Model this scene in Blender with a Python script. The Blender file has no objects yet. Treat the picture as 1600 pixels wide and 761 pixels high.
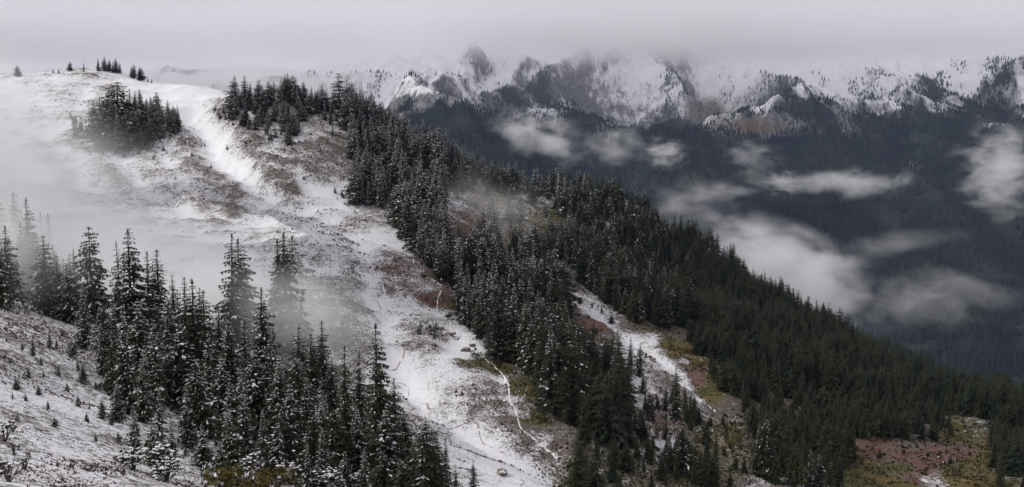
import bpy, bmesh, math, random
import numpy as np
from mathutils import Vector

random.seed(7)
rng = np.random.default_rng(7)
scene = bpy.context.scene
COL = scene.collection

# ------------------------------------------------------------------ camera, sky, sun, exposure
FPX = 1716.0                       # focal length in photograph pixels (1600 wide)
TANP = 200.5 / FPX                 # pitch: the horizon lies 200 px above the picture centre
PITCH = math.atan(TANP)
cam_d = bpy.data.cameras.new('camera')
cam = bpy.data.objects.new('camera', cam_d)
COL.objects.link(cam)
cam.location = (0, 0, 0)
cam.rotation_euler = (math.pi / 2 - PITCH, 0, 0)
cam_d.sensor_width = 36.0
cam_d.lens = 36.0 * FPX / 1600.0
cam_d.clip_start = 0.5
cam_d.clip_end = 60000
scene.camera = cam

SUN_EL, SUN_AZ = math.radians(42), math.radians(-100)   # azimuth from +Y (view), clockwise seen from above
world = bpy.data.worlds.new('World')
scene.world = world
world.use_nodes = True
wn = world.node_tree
wn.nodes.clear()
w_out = wn.nodes.new('ShaderNodeOutputWorld')
w_bg = wn.nodes.new('ShaderNodeBackground')
w_sky = wn.nodes.new('ShaderNodeTexSky')
w_sky.sky_type = 'NISHITA'
w_sky.sun_disc = False
w_sky.sun_elevation = SUN_EL
w_sky.sun_rotation = SUN_AZ
w_hs = wn.nodes.new('ShaderNodeHueSaturation')
w_hs.inputs['Saturation'].default_value = 0.25
wn.links.new(w_sky.outputs[0], w_hs.inputs['Color'])
# closed overcast: an even grey sheet with faint, broad cloud bands hides nearly all of the clear sky
w_tc = wn.nodes.new('ShaderNodeTexCoord')
w_map = wn.nodes.new('ShaderNodeMapping')
w_map.inputs['Scale'].default_value = (1.6, 1.6, 22.0)
w_n = wn.nodes.new('ShaderNodeTexNoise')
w_n.inputs['Scale'].default_value = 1.3
w_n.inputs['Detail'].default_value = 5
w_n.inputs['Roughness'].default_value = 0.5
wn.links.new(w_tc.outputs['Generated'], w_map.inputs['Vector'])
wn.links.new(w_map.outputs[0], w_n.inputs['Vector'])
w_cr = wn.nodes.new('ShaderNodeValToRGB')
w_cr.color_ramp.elements[0].position = 0.3
w_cr.color_ramp.elements[0].color = (3.50, 3.38, 3.62, 1)
w_cr.color_ramp.elements[1].position = 0.72
w_cr.color_ramp.elements[1].color = (4.85, 4.68, 4.96, 1)
wn.links.new(w_n.outputs['Fac'], w_cr.inputs[0])
w_mix = wn.nodes.new('ShaderNodeMix')
w_mix.data_type = 'RGBA'
w_mix.inputs[0].default_value = 0.9
wn.links.new(w_hs.outputs[0], w_mix.inputs[6])
wn.links.new(w_cr.outputs[0], w_mix.inputs[7])
wn.links.new(w_mix.outputs[2], w_bg.inputs[0])
w_bg.inputs[1].default_value = 0.1
wn.links.new(w_bg.outputs[0], w_out.inputs[0])

sun_d = bpy.data.lights.new('sun', 'SUN')
sun_d.energy = 1.5
sun_d.angle = math.radians(30)
sun_d.color = (1.0, 0.97, 0.94)
sun = bpy.data.objects.new('sun', sun_d)
COL.objects.link(sun)
_to_sun = Vector((math.sin(SUN_AZ) * math.cos(SUN_EL), math.cos(SUN_AZ) * math.cos(SUN_EL), math.sin(SUN_EL)))
sun.rotation_euler = _to_sun.to_track_quat('Z', 'Y').to_euler()
sun.location = _to_sun * 500

scene.view_settings.view_transform = 'Standard'
scene.view_settings.look = 'None'
scene.view_settings.gamma = 1
scene.view_settings.exposure = 0.55
scene.view_settings.use_curve_mapping = False
cy = scene.cycles
cy.use_denoising = True
cy.use_adaptive_sampling = True
cy.adaptive_threshold = 0.015
cy.max_bounces = 9
cy.diffuse_bounces = 2
cy.glossy_bounces = 1
cy.transmission_bounces = 1
cy.transparent_max_bounces = 4
cy.volume_bounces = 5
cy.volume_step_rate = 1.0
cy.volume_max_steps = 64
scene.render.use_persistent_data = False

# ------------------------------------------------------------------ helpers
def px2p(x, y, Y):
    """photograph pixel + distance ahead (m) -> point in the place"""
    x = np.asarray(x, float); y = np.asarray(y, float); Y = np.asarray(Y, float)
    u = (x - 800.0) / FPX; v = -(y - 380.5) / FPX
    c, s = math.cos(PITCH), math.sin(PITCH)
    dy = c + v * s; dz = -s + v * c
    k = Y / dy
    return np.stack([u * k, Y * np.ones_like(k), dz * k], -1)

def p2px(P):
    P = np.asarray(P, float)
    c, s = math.cos(PITCH), math.sin(PITCH)
    f = P[..., 1] * c - P[..., 2] * s
    v = P[..., 1] * s + P[..., 2] * c
    f = np.maximum(f, 1e-3)
    return 800 + FPX * P[..., 0] / f, 380.5 - FPX * v / f

def _hash(ix, iy, seed):
    h = (ix.astype(np.int64) * 374761393 + iy.astype(np.int64) * 668265263 + seed * 974634721) & 0x7fffffff
    h = ((h ^ (h >> 13)) * 1274126177) & 0x7fffffff
    h = (h ^ (h >> 16)) & 0xffffff
    return h / float(0xffffff)

def vnoise(x, y, seed=0):
    ix = np.floor(x).astype(np.int64); iy = np.floor(y).astype(np.int64)
    fx = x - ix; fy = y - iy
    fx = fx * fx * fx * (fx * (fx * 6 - 15) + 10); fy = fy * fy * fy * (fy * (fy * 6 - 15) + 10)
    a = _hash(ix, iy, seed); b = _hash(ix + 1, iy, seed); c = _hash(ix, iy + 1, seed); d = _hash(ix + 1, iy + 1, seed)
    return (a * (1 - fx) + b * fx) * (1 - fy) + (c * (1 - fx) + d * fx) * fy

def fbm(x, y, octaves=4, seed=0, gain=0.5, ridged=False):
    t = np.zeros_like(x, dtype=float); amp = 1.0; tot = 0
    ca, sa = math.cos(0.6), math.sin(0.6)
    for o in range(octaves):
        n = vnoise(x, y, seed + o * 17)
        if ridged:
            n = 1 - np.abs(2 * n - 1)
        t += amp * n; tot += amp; amp *= gain
        x, y = (x * ca - y * sa) * 2.03 + 3.1, (x * sa + y * ca) * 2.03 + 7.7
    return t / tot

def sstep(a, b, x):
    t = np.clip((x - a) / (b - a), 0, 1)
    return t * t * (3 - 2 * t)

def rbf_fit(P, z, c):
    P = np.asarray(P, float); z = np.asarray(z, float); n = len(P)
    D = np.sqrt(((P[:, None] - P[None]) ** 2).sum(-1) + c * c)
    A = np.zeros((n + 3, n + 3))
    A[:n, :n] = D
    A[:n, n] = 1; A[:n, n + 1:] = P / 100.0
    A[n:, :n] = A[:n, n:].T
    b = np.concatenate([z, np.zeros(3)])
    A[:n, :n] -= np.eye(n) * 0.5
    w = np.linalg.solve(A, b)
    def ev(X, Y):
        Q = np.stack([X.ravel(), Y.ravel()], -1); out = np.empty(len(Q))
        for i in range(0, len(Q), 20000):
            q = Q[i:i + 20000]
            d = np.sqrt(((q[:, None] - P[None]) ** 2).sum(-1) + c * c)
            out[i:i + 20000] = d @ w[:n] + w[n] + q @ w[n + 1:] / 100.0
        return out.reshape(X.shape)
    return ev

class Grid:
    def __init__(s, x0, x1, y0, y1, step):
        s.x0, s.y0, s.step = x0, y0, step
        s.xs = np.arange(x0, x1 + step * .5, step); s.ys = np.arange(y0, y1 + step * .5, step)
        s.X, s.Y = np.meshgrid(s.xs, s.ys)          # rows: y
    def at(s, x, y, F=None):
        F = s.Z if F is None else F
        gx = np.clip((np.asarray(x, float) - s.x0) / s.step, 0, len(s.xs) - 1.001)
        gy = np.clip((np.asarray(y, float) - s.y0) / s.step, 0, len(s.ys) - 1.001)
        ix = gx.astype(int); iy = gy.astype(int); fx = gx - ix; fy = gy - iy
        return (F[iy, ix] * (1 - fx) + F[iy, ix + 1] * fx) * (1 - fy) + (F[iy + 1, ix] * (1 - fx) + F[iy + 1, ix + 1] * fx) * fy

def np_mesh(name, verts, faces, mats=(), mat_idx=None, smooth=False):
    """faces: (n,3) or (n,4) int array"""
    me = bpy.data.meshes.new(name)
    verts = np.ascontiguousarray(verts, np.float32); faces = np.ascontiguousarray(faces, np.int32)
    n, k = faces.shape
    me.vertices.add(len(verts)); me.vertices.foreach_set('co', verts.ravel())
    me.loops.add(n * k); me.loops.foreach_set('vertex_index', faces.ravel())
    me.polygons.add(n)
    me.polygons.foreach_set('loop_start', np.arange(0, n * k, k, dtype=np.int32))
    me.polygons.foreach_set('loop_total', np.full(n, k, np.int32))
    for m in mats: me.materials.append(m)
    if mat_idx is not None: me.polygons.foreach_set('material_index', np.ascontiguousarray(mat_idx, np.int32))
    me.polygons.foreach_set('use_smooth', np.full(n, smooth, bool))
    me.update(calc_edges=True)
    return me

def link(name, data, parent=None, loc=None, **props):
    o = bpy.data.objects.new(name, data)
    COL.objects.link(o)
    if parent is not None: o.parent = parent
    if loc is not None: o.location = loc
    for k, v in props.items(): o[k] = v
    return o

def color_attr(me, name, arr):
    a = me.color_attributes.new(name, 'FLOAT_COLOR', 'POINT')
    full = np.ones((len(arr), 4), np.float32); full[:, :arr.shape[1]] = arr
    a.data.foreach_set('color', full.ravel())

class NT:
    """tiny node-tree writer"""
    def __init__(s, name):
        s.m = bpy.data.materials.new(name); s.m.use_nodes = True
        s.t = s.m.node_tree; s.t.nodes.clear()
        s.out = s.t.nodes.new('ShaderNodeOutputMaterial')
    def n(s, typ, inp=None, **attr):
        nd = s.t.nodes.new('ShaderNode' + typ)
        for k, v in attr.items(): setattr(nd, k, v)
        for k, v in (inp or {}).items():
            if hasattr(v, 'is_output'): s.t.links.new(v, nd.inputs[k])
            else: nd.inputs[k].default_value = v
        return nd
    def math(s, op, a, b=0.0, c=None, clamp=False):
        nd = s.n('Math', operation=op, use_clamp=clamp)
        for i, v in enumerate((a, b) if c is None else (a, b, c)):
            if hasattr(v, 'is_output'): s.t.links.new(v, nd.inputs[i])
            else: nd.inputs[i].default_value = v
        return nd.outputs[0]
    def mix(s, f, a, b):
        nd = s.n('Mix', data_type='RGBA')
        for i, v in ((0, f), (6, a), (7, b)):
            if hasattr(v, 'is_output'): s.t.links.new(v, nd.inputs[i])
            elif i == 0: nd.inputs[0].default_value = v
            else: nd.inputs[i].default_value = (*v, 1) if len(v) == 3 else v
        return nd.outputs[2]
    def noise(s, vec, scale, detail=4, rough=0.55, dist=0.0):
        nd = s.n('TexNoise', {'Scale': scale, 'Detail': detail, 'Roughness': rough, 'Distortion': dist})
        s.t.links.new(vec, nd.inputs['Vector'])
        return nd.outputs['Fac']
    def step(s, x, a, b):
        nd = s.n('MapRange', {1: a, 2: b, 3: 0.0, 4: 1.0}, interpolation_type='SMOOTHSTEP')
        s.t.links.new(x, nd.inputs[0])
        return nd.outputs[0]
    def surf(s, color, rough=0.85, bump=None, bump_d=0.3, bump_s=0.6, spec=0.2, **extra):
        b = s.n('BsdfPrincipled', {'Roughness': rough, 'Specular IOR Level': spec, **extra})
        if hasattr(color, 'is_output'): s.t.links.new(color, b.inputs['Base Color'])
        else: b.inputs['Base Color'].default_value = (*color, 1)
        if bump is not None:
            bp = s.n('Bump', {'Strength': bump_s, 'Distance': bump_d})
            s.t.links.new(bump, bp.inputs['Height']); s.t.links.new(bp.outputs[0], b.inputs['Normal'])
        s.t.links.new(b.outputs[0], s.out.inputs[0])
        return b

def in_poly(x, y, poly):
    x = np.asarray(x, float); y = np.asarray(y, float)
    inside = np.zeros(x.shape, bool); n = len(poly)
    for i in range(n):
        x1, y1 = poly[i]; x2, y2 = poly[(i + 1) % n]
        cond = ((y1 > y) != (y2 > y))
        with np.errstate(divide='ignore', invalid='ignore'):
            xi = (x2 - x1) * (y - y1) / ((y2 - y1) if y2 != y1 else 1e-9) + x1
        inside ^= cond & (x < xi)
    return inside

# ------------------------------------------------------------------ near terrain: the basin, the snowy hill and the forested ridge
CP = [  # pixel x, pixel y, metres ahead
 # near slope below the camera, lower left
 (0,761,58),(200,761,68),(350,761,80),(500,761,95),(600,761,110),(700,761,126),
 (0,690,70),(0,600,95),(0,530,125),(0,480,150),(0,440,190),(-200,470,180),(-200,700,60),(-400,500,190),
 (100,560,135),(200,640,115),(300,700,100),(150,520,168),(60,468,182),(250,560,165),(300,640,135),(400,700,117),
 (480,690,128),(350,580,170),(450,600,168),(450,540,205),(600,740,115),(540,640,165),(230,500,200),(370,530,208),(560,600,215),
 # basin floor
 (800,740,235),(730,690,250),(840,761,228),(760,640,272),(620,600,290),(690,560,308),(620,520,325),(560,450,370),(640,470,372),
 (480,430,375),(600,390,420),(300,420,385),(300,370,430),(150,390,410),(100,345,450),(0,350,450),(-200,360,450),(450,370,440),(600,350,470),(540,322,505),(400,330,470),(260,320,470),
 # snowy hill, left
 (0,300,480),(0,240,520),(0,180,580),(0,135,650),(0,122,690),(60,114,705),(110,111,710),(150,109,705),(190,117,700),(235,131,680),(290,134,665),(330,137,650),(355,152,625),
 (-200,130,700),(-200,200,580),(-200,300,480),(-500,180,650),
 (100,270,500),(200,290,490),(150,237,532),(215,240,530),(280,205,560),(150,190,575),(90,200,570),(100,150,630),(230,165,620),(310,185,585),(330,220,550),(350,262,515),(300,260,510),(420,290,495),
 # knob and upper ridge
 (375,168,575),(410,158,590),(450,146,600),(490,158,598),(525,172,595),(400,225,535),(460,225,540),(480,250,522),(530,225,555),(535,270,525),(500,290,510),(440,250,520),
 # ridge crest running down to the right
 (600,200,605),(650,235,612),(720,265,632),(800,300,662),(870,312,700),(950,328,730),(1050,382,762),(1110,419,780),(1200,492,762),(1300,547,720),(1400,587,672),(1500,627,612),(1600,652,572),(1750,700,540),
 # slope between the crest and the meadow
 (620,260,545),(570,300,515),(700,300,560),(740,345,525),(820,350,560),(640,400,432),(690,450,392),(700,500,355),(760,560,315),(840,640,275),(900,700,250),(720,400,450),(800,420,455),
 (870,440,470),(900,485,422),(960,440,520),(1000,535,400),(1000,450,560),(1100,600,368),(1050,640,330),(950,600,330),(1150,680,310),(1000,740,256),(1200,740,275),(1100,520,455),(1200,565,470),(1300,610,462),
 (1300,700,330),(1400,740,308),(1500,720,328),(1550,655,420),(1450,660,410),(1600,761,305),(1600,690,400),(1400,640,450),(900,761,240),(1100,761,252),(1300,761,282),(1500,761,300),
]
cp = np.array(CP, float)
P3 = px2p(cp[:, 0], cp[:, 1], cp[:, 2])
pts = [tuple(p) for p in P3]
# ground under and behind the camera, never in the frame
pts += [(0, 0, -1.7), (-20, 10, -3.0), (20, 10, -5.5), (0, 30, -11.5), (30, 50, -22), (-25, 35, -11), (60, 100, -41), (0, -60, 14), (-120, -60, 16), (120, -60, -20),
        (-120, 40, -6), (120, 120, -58), (150, 180, -78), (-250, 60, 0), (0, -250, 40), (-300, -250, 60), (300, -250, 0), (250, 60, -70), (-500, 100, 10), (-500, -200, 60), (330, 200, -112)]
# back side of hill and ridge, falling into the deep valley
for (x, y, d, a) in [(-500,180,650,0),(-200,130,700,0),(0,122,690,0),(110,111,710,0),(235,131,680,0),(355,152,625,.15),(450,146,600,.3),(525,172,595,.4),(650,235,612,.5),(800,300,662,.5),
                     (950,328,730,.6),(1110,419,780,.7),(1300,547,720,1.0),(1500,627,612,1.15),(1750,700,540,1.2)]:
    q = px2p(x, y, d)
    for r, dz in ((45, -14), (130, -78), (300, -230)):
        pts.append((q[0] + math.sin(a) * r, q[1] + math.cos(a) * r, q[2] + dz))
pts = np.array(pts)
NG = Grid(-620, 720, -220, 1120, 2.5)
ev = rbf_fit(pts[:, :2], pts[:, 2], 14.0)
NG.Z = ev(NG.X, NG.Y)
# drop the outer rim below the valley floor sheet
edge = np.minimum.reduce([NG.X + 620, 720 - NG.X, NG.Y + 220, 1120 - NG.Y])
ledge = fbm(NG.X / 34 + 5, NG.Y / 15, 4, 131, .55, True) - .6
runnel = np.maximum(0, fbm(NG.X / 22, NG.Y / 60, 3, 141, .5, True) - .74)
relief = np.clip((np.hypot(NG.X, NG.Y) - 30) / 120, 0.15, 1)
NG.Z += ((fbm(NG.X / 60, NG.Y / 60, 4, 3) - .5) * 6.0 + (fbm(NG.X / 16, NG.Y / 16, 3, 11) - .5) * 2.0 + (fbm(NG.X / 5.5, NG.Y / 5.5, 2, 23) - .5) * 0.9 + ledge * 3.2 - runnel * 7.0) * relief
# gullies, ribs and stream beds cut into the slopes
for line, depth, wid in [([(298,172,600),(308,196,578),(330,222,548),(350,250,522),(378,270,508),(420,296,492)], 4.5, 6.0), ([(335,172,608),(372,215,545),(405,262,515),(440,296,497)], -3.0, 7.0), ([(545,365,452),(566,400,415),(585,440,378),(598,490,342),(618,545,310),(640,600,288),(690,650,262),(745,675,250),(800,715,238),(850,755,230)], 2.2, 3.5),
                         ([(616,372,448),(660,432,400),(686,480,366),(722,532,330),(776,578,305),(797,625,283),(832,686,257),(870,716,246)], 1.1, 2.2), ([(180,250,523),(230,300,487),(300,330,466),(400,345,458)], 2.0, 5.0), ([(60,200,565),(110,250,520),(150,300,485)], 2.4, 6.0), ([(430,330,472),(480,345,462),(530,330,490)], -2.2, 5.0), ([(900,465,440),(960,505,420),(1010,545,398),(1060,592,372),(1120,640,345)], 2.5, 5.0)]:
    q = px2p(*np.array(line, float).T)[:, :2]
    dm = np.full(NG.X.shape, 1e9)
    for a_, b_ in zip(q[:-1], q[1:]):
        ab = b_ - a_; tt = np.clip(((NG.X - a_[0]) * ab[0] + (NG.Y - a_[1]) * ab[1]) / (ab @ ab), 0, 1)
        dm = np.minimum(dm, np.hypot(NG.X - a_[0] - tt * ab[0], NG.Y - a_[1] - tt * ab[1]))
    dm = dm + (fbm(NG.X / 7, NG.Y / 7, 2, 151) - .5) * wid * 1.4
    NG.Z -= depth * np.exp(-np.maximum(dm, 0) ** 2 / (wid * wid))
NG.Z = NG.Z - (1 - sstep(0, 150, edge)) * (NG.Z + 760) * sstep(150, 400, np.hypot(NG.X, NG.Y))
ter = NG.at

def ray_hit(x, y, y0=45, y1=1000):
    """first ground point seen through a photograph pixel"""
    Y = np.arange(y0, y1, 0.5)
    P = px2p(np.full_like(Y, x), np.full_like(Y, y), Y)
    gap = P[:, 2] - ter(P[:, 0], P[:, 1])
    below = (gap < 0) & (Y < 860)
    i = int(np.argmax(below)) if below.any() else int(np.argmin(gap[:1300]))     # a foot just over the skyline: the nearest crest
    return P[i]

def seen(P, lift):
    """is the point lifted by lift metres in sight over the bare ground? (vectorised)"""
    Q = np.array(P, float); Q[:, 2] += lift
    ok = np.ones(len(Q), bool)
    for t in np.linspace(0.12, 0.985, 70):
        ok &= (Q[:, 2] * t > ter(Q[:, 0] * t, Q[:, 1] * t) - 0.3)
    return ok

# ground cover, by place: snow cover, red heather, golden-green grass (what grows there, not how it is lit)
COVER = [ # px x, px y, radius, snow, red, gold
 (50,720,120,.72,.8,0),(150,560,100,.70,.7,0),(250,720,90,.68,.95,0),(0,490,80,.64,.8,0),(120,650,80,.74,.7,0),(350,600,130,.5,.3,.2),(420,755,50,.35,.2,.9),(350,750,40,.4,.3,.9),(560,740,90,.4,.2,.5),
 (50,160,90,.86,.5,0),(130,125,40,.7,.6,.2),(220,150,60,.93,.2,0),(300,145,40,.97,.1,0),(50,250,90,.66,.5,0),(120,300,80,.66,.5,0),(210,280,70,.58,.4,0),(230,330,60,.62,.5,0),(335,225,26,.9,.2,0),(370,265,24,.97,.1,0),(305,190,22,.85,.2,0),
 (150,210,55,.55,.4,0),(270,215,40,.58,.4,.1),(400,265,36,.6,.5,.1),(470,265,34,.47,.7,.15),(500,230,34,.46,.85,.1),(450,180,40,.5,.7,.1),(350,180,30,.6,.3,.2),(350,312,50,.46,.9,0),(290,310,30,.6,.6,0),
 (430,325,40,.62,.6,0),(500,330,30,.85,.2,0),(535,312,18,.98,0,0),(575,345,26,.52,.6,.1),(430,360,60,.74,.3,0),(250,365,90,.78,.2,0),(100,360,90,.74,.4,0),(320,430,45,1.0,0,0),(230,430,60,.8,.1,0),(430,400,50,.72,.4,0),(505,400,40,.76,.3,0),
 (600,372,26,1.0,0,0),(610,412,26,.48,.9,0),(655,425,22,.40,.9,0),(560,450,36,.64,.4,0),(510,460,30,.5,.3,.1),(620,500,36,.72,.3,0),(640,455,24,.62,.7,0),(682,470,13,.05,1,0),(660,500,26,.58,.4,.1),(675,525,20,.5,.3,.2),(720,545,22,1.0,.1,0),
 (690,600,50,.86,.2,0),(640,590,40,.86,.1,0),(740,600,24,.55,.5,0),(775,630,26,.42,.5,0),(805,680,26,.38,.6,.1),(750,680,30,.85,.1,0),(730,640,24,.7,.3,0),(770,730,50,.93,.1,0),(830,745,26,.93,.1,0),(862,715,22,.3,.6,.2),(690,740,40,.8,.1,0),
 (700,482,12,.1,.2,.9),(745,565,14,.1,.2,1),(790,570,12,.1,.2,.8),(838,605,15,.05,.3,1),(850,650,16,.1,.2,.8),(660,432,10,.1,.2,.9),
 (735,345,22,.22,.9,.4),(715,325,20,.5,.4,.3),(775,315,20,.25,.3,.9),(815,325,18,.4,.1,.9),(845,345,18,.2,.2,1),(930,335,22,.5,.1,.4),(960,350,22,.4,.1,.3),(925,470,24,.66,.2,.2),(905,505,24,.2,1,0),(890,485,18,.4,.7,0),
 (965,505,16,.66,.1,.2),(1000,535,16,.72,.1,.1),(1045,575,18,.74,.1,.1),(1065,600,14,.6,.3,.1),(1105,635,14,.6,.4,.1),(1040,615,24,.35,.6,.3),(1080,560,18,.1,.7,.9),(1050,540,15,.05,.3,1),(1130,602,18,.05,.2,1),(1100,590,16,.12,1,.2),(1140,640,20,.3,.5,.4),
 (1020,660,26,.36,.9,.1),(985,700,36,.35,.5,.4),(1025,700,14,.75,.3,.1),(940,740,50,.3,.4,.6),(1100,720,50,.2,.5,.6),(1140,690,30,.2,.7,.8),(1220,660,60,.22,.3,.4),
 (1250,600,90,.04,.2,.5),(1400,600,90,0,.1,.4),(1100,440,80,.06,.1,.5),(950,400,60,.15,.1,.4),(820,420,60,.1,.2,.4),(650,270,70,.25,.2,.2),(580,240,50,.32,.2,.1),
 (1380,695,24,.04,1,.1),(1455,712,20,.03,1,.1),(1505,712,16,.06,.9,.3),(1440,735,16,.12,1,0),(1350,735,30,.05,.3,1),(1400,757,26,.08,.5,.8),(1530,652,22,.42,.1,1),(1500,665,18,.2,.2,.9),(1540,735,34,.05,.2,.8),(1590,690,40,.05,.2,.6),(1480,680,16,.1,.2,.7),
]
cv = np.array(COVER, float)
vpx, vpy = p2px(np.stack([NG.X.ravel(), NG.Y.ravel(), NG.Z.ravel()], -1))
wpx = vpx + ((fbm(NG.X / 11, NG.Y / 11, 4, 201) - .5) * 70 + (fbm(NG.X / 40, NG.Y / 40, 3, 203) - .5) * 40).ravel()
wpy = vpy + ((fbm(NG.X / 11, NG.Y / 11, 4, 205) - .5) * 34).ravel()
cov = np.zeros((vpx.size, 3)); wsum = np.full(vpx.size, 0.02)
cov += 0.02 * np.array([.5, .4, .3])
for (x, y, r, s, a, g) in COVER:
    w = np.exp(-(((wpx - x) ** 2 + ((wpy - y) * 1.3) ** 2) / (2 * (r * .62) ** 2))) * (60.0 / r) ** .6
    wsum += w; cov += w[:, None] * np.array([s, a, g])
cov /= wsum[:, None]
cov[:, 0] -= .05 * sstep(.95, .8, cov[:, 0])
cov[:, 1] *= np.where(vpx < 520, .55, 1)
def box_blur(A, k):
    for ax in (0, 1):
        pad = [(0, 0), (0, 0)]; pad[ax] = (k + 1, k)
        c = np.cumsum(np.pad(A, pad, mode='edge'), axis=ax); n_ = A.shape[ax]
        A = (np.take(c, np.arange(2 * k + 1, 2 * k + 1 + n_), ax) - np.take(c, np.arange(0, n_), ax)) / (2 * k + 1)
    return A
hollow = np.clip((box_blur(NG.Z, 3) - NG.Z).ravel(), -1.2, 1.2)     # snow drifts into hollows and leaves the brows bare
cov[:, 0] += .20 * hollow * sstep(.15, .45, cov[:, 0])
cov = np.clip(cov, 0, 1)
behind = NG.Y.ravel() < 5
cov[behind] = (.6, .6, 0)
ny, nx = NG.X.shape
idx = np.arange(nx * ny).reshape(ny, nx)
quads = np.stack([idx[:-1, :-1].ravel(), idx[:-1, 1:].ravel(), idx[1:, 1:].ravel(), idx[1:, :-1].ravel()], -1)

def ground_material():
    t = NT('snowy_heath')
    pos = t.n('NewGeometry').outputs['Position']
    at = t.n('VertexColor', layer_name='cover')
    sep = t.n('SeparateColor', {0: at.outputs[0]})
    snow, red, gold = sep.outputs[0], sep.outputs[1], sep.outputs[2]
    n_fine = t.noise(pos, 1.7, 5, 0.65)
    n_mid = t.noise(pos, 0.34, 5, 0.62, 0.6)
    n_big = t.noise(pos, 0.045, 4, 0.55, 0.4)
    st = t.n('Mapping', {'Scale': (0.35, 0.12, 0.35), 'Rotation': (0, 0, 0.5)}); t.t.links.new(pos, st.inputs[0])
    n_str = t.noise(st.outputs[0], 1.0, 4, 0.6)
    e = t.math('ADD', snow, t.math('MULTIPLY', t.math('SUBTRACT', n_fine, .5), 2.0))
    e = t.math('ADD', e, t.math('MULTIPLY', t.math('SUBTRACT', n_mid, .5), 1.1))
    e = t.math('ADD', e, t.math('MULTIPLY', t.math('SUBTRACT', n_big, .5), 1.0))
    e = t.math('ADD', e, t.math('MULTIPLY', t.math('SUBTRACT', n_str, .5), 0.4))
    sm = t.math('MULTIPLY', t.step(e, 0.24, 0.76), .97)
    grain = t.step(t.noise(pos, 2.6, 3, .7), .50, .68)
    gmix = t.math('MULTIPLY', t.math('MULTIPLY', grain, t.step(n_mid, .34, .62)), t.step(snow, 1.02, .80))
    sm = t.math('MULTIPLY', sm, t.math('SUBTRACT', 1.0, t.math('MULTIPLY', gmix, .55)))
    hu = t.noise(pos, 0.6, 3, 0.6)
    veg = t.mix(hu, (0.060, 0.050, 0.042), (0.18, 0.155, 0.135))
    redc = t.mix(hu, (0.070, 0.025, 0.017), (0.180, 0.076, 0.052))
    hue = t.math('MULTIPLY_ADD', t.math('SUBTRACT', t.noise(pos, .09, 3, .6), .5), 3.5, .5, clamp=True)
    gr = t.mix(t.math('MULTIPLY_ADD', t.math('SUBTRACT', n_fine, .5), 2.2, .5, clamp=True), (0.026, 0.032, 0.008), t.mix(hue, (0.085, 0.090, 0.020), (0.200, 0.128, 0.030)))
    rf = t.step(t.math('ADD', red, t.math('MULTIPLY', t.math('SUBTRACT', n_big, .5), .9)), 0.35, 0.9)
    gf = t.step(t.math('ADD', gold, t.math('MULTIPLY', t.math('SUBTRACT', n_mid, .5), .9)), 0.3, 0.75)
    c = t.mix(t.math('MULTIPLY', rf, t.step(t.math('ADD', n_fine, t.math('MULTIPLY', t.math('SUBTRACT', n_mid, .5), .9)), .36, .60)), veg, redc)
    c = t.mix(t.math('MULTIPLY', gf, .85), c, gr)
    snowc = t.mix(n_mid, (0.80, 0.80, 0.82), (0.88, 0.88, 0.89))
    c = t.mix(sm, c, snowc)
    h = t.math('ADD', t.math('MULTIPLY', n_fine, 0.5), t.math('MULTIPLY', sm, 0.35))
    t.surf(c, 0.9, h, 0.5, 0.7, 0.15)
    return t.m

M_ground = ground_material()
me = np_mesh('hillside', np.stack([NG.X.ravel(), NG.Y.ravel(), NG.Z.ravel()], -1), quads, (M_ground,), smooth=True)
color_attr(me, 'cover', cov)
link('hillside_terrain', me, kind='structure')

# ------------------------------------------------------------------ far side of the valley: the mountain range
FP = [ # px x, px y, metres ahead : ridges, spurs and hollows of the range
 (780,88,5500),(755,100,5400),(735,112,5350),(700,128,5250),(840,80,5700),(880,72,5850),(930,78,5900),(1010,74,6100),(1100,72,6300),(1200,74,6200),(1300,78,6100),(1330,108,5450),(1310,130,5200),(1290,155,5000),(1400,76,6200),(1500,80,6100),(1545,112,5250),(1600,106,5600),(1700,90,6000),(1900,90,6000),
 (1050,145,5450),(1000,180,5000),(1100,172,5350),(1180,206,5050),(1160,150,5700),(1130,110,6000),(1250,178,4850),(1220,130,5700),(1400,165,5150),(1390,125,5600),(1440,170,4950),(1480,145,5350),(1570,165,4750),(1510,185,4700),
 (820,140,5300),(900,145,5350),(760,160,5000),(860,190,4850),(940,190,4850),(700,185,4750),
 (650,142,4650),(600,158,4600),(690,152,4800),(640,180,4350),(560,180,4500),(580,235,3900),(660,215,4000),(720,265,3900),(800,240,4300),
 (900,260,4350),(1000,260,4450),(1100,260,4500),(1200,270,4450),(1300,260,4450),(1400,260,4400),(1500,260,4300),(1600,260,4200),(1750,260,4200),
 (900,340,3950),(1050,340,4000),(1200,350,3950),(1350,350,3900),(1500,350,3850),(1650,350,3800),(1150,450,3550),(1300,460,3450),(1450,460,3400),(1600,450,3400),(1750,460,3400),
 (1250,560,3100),(1450,560,3000),(1600,560,2950),(1800,560,2950),
 (330,132,5300),(350,116,5500),(375,110,5500),(400,122,5350),(450,116,5500),(500,112,5600),(540,104,5650),(590,98,5700),(650,92,5800),(700,90,5850),(450,155,4900),(550,142,5050),(620,128,5300),(250,130,5500),(100,130,5500),(-100,130,5500),(400,200,4300),(500,230,4000),(300,220,4300),(100,220,4300),
]
fp = np.array(FP, float)
FPT = px2p(fp[:, 0], fp[:, 1], fp[:, 2])
fpts = [tuple(p) for p in FPT]
for X in range(-5000, 6001, 1000):
    fpts += [(X, 2300, -860), (X, 1500, -830), (X, 600, -800), (X, -600, -800), (X, 10500, 500)]
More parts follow.
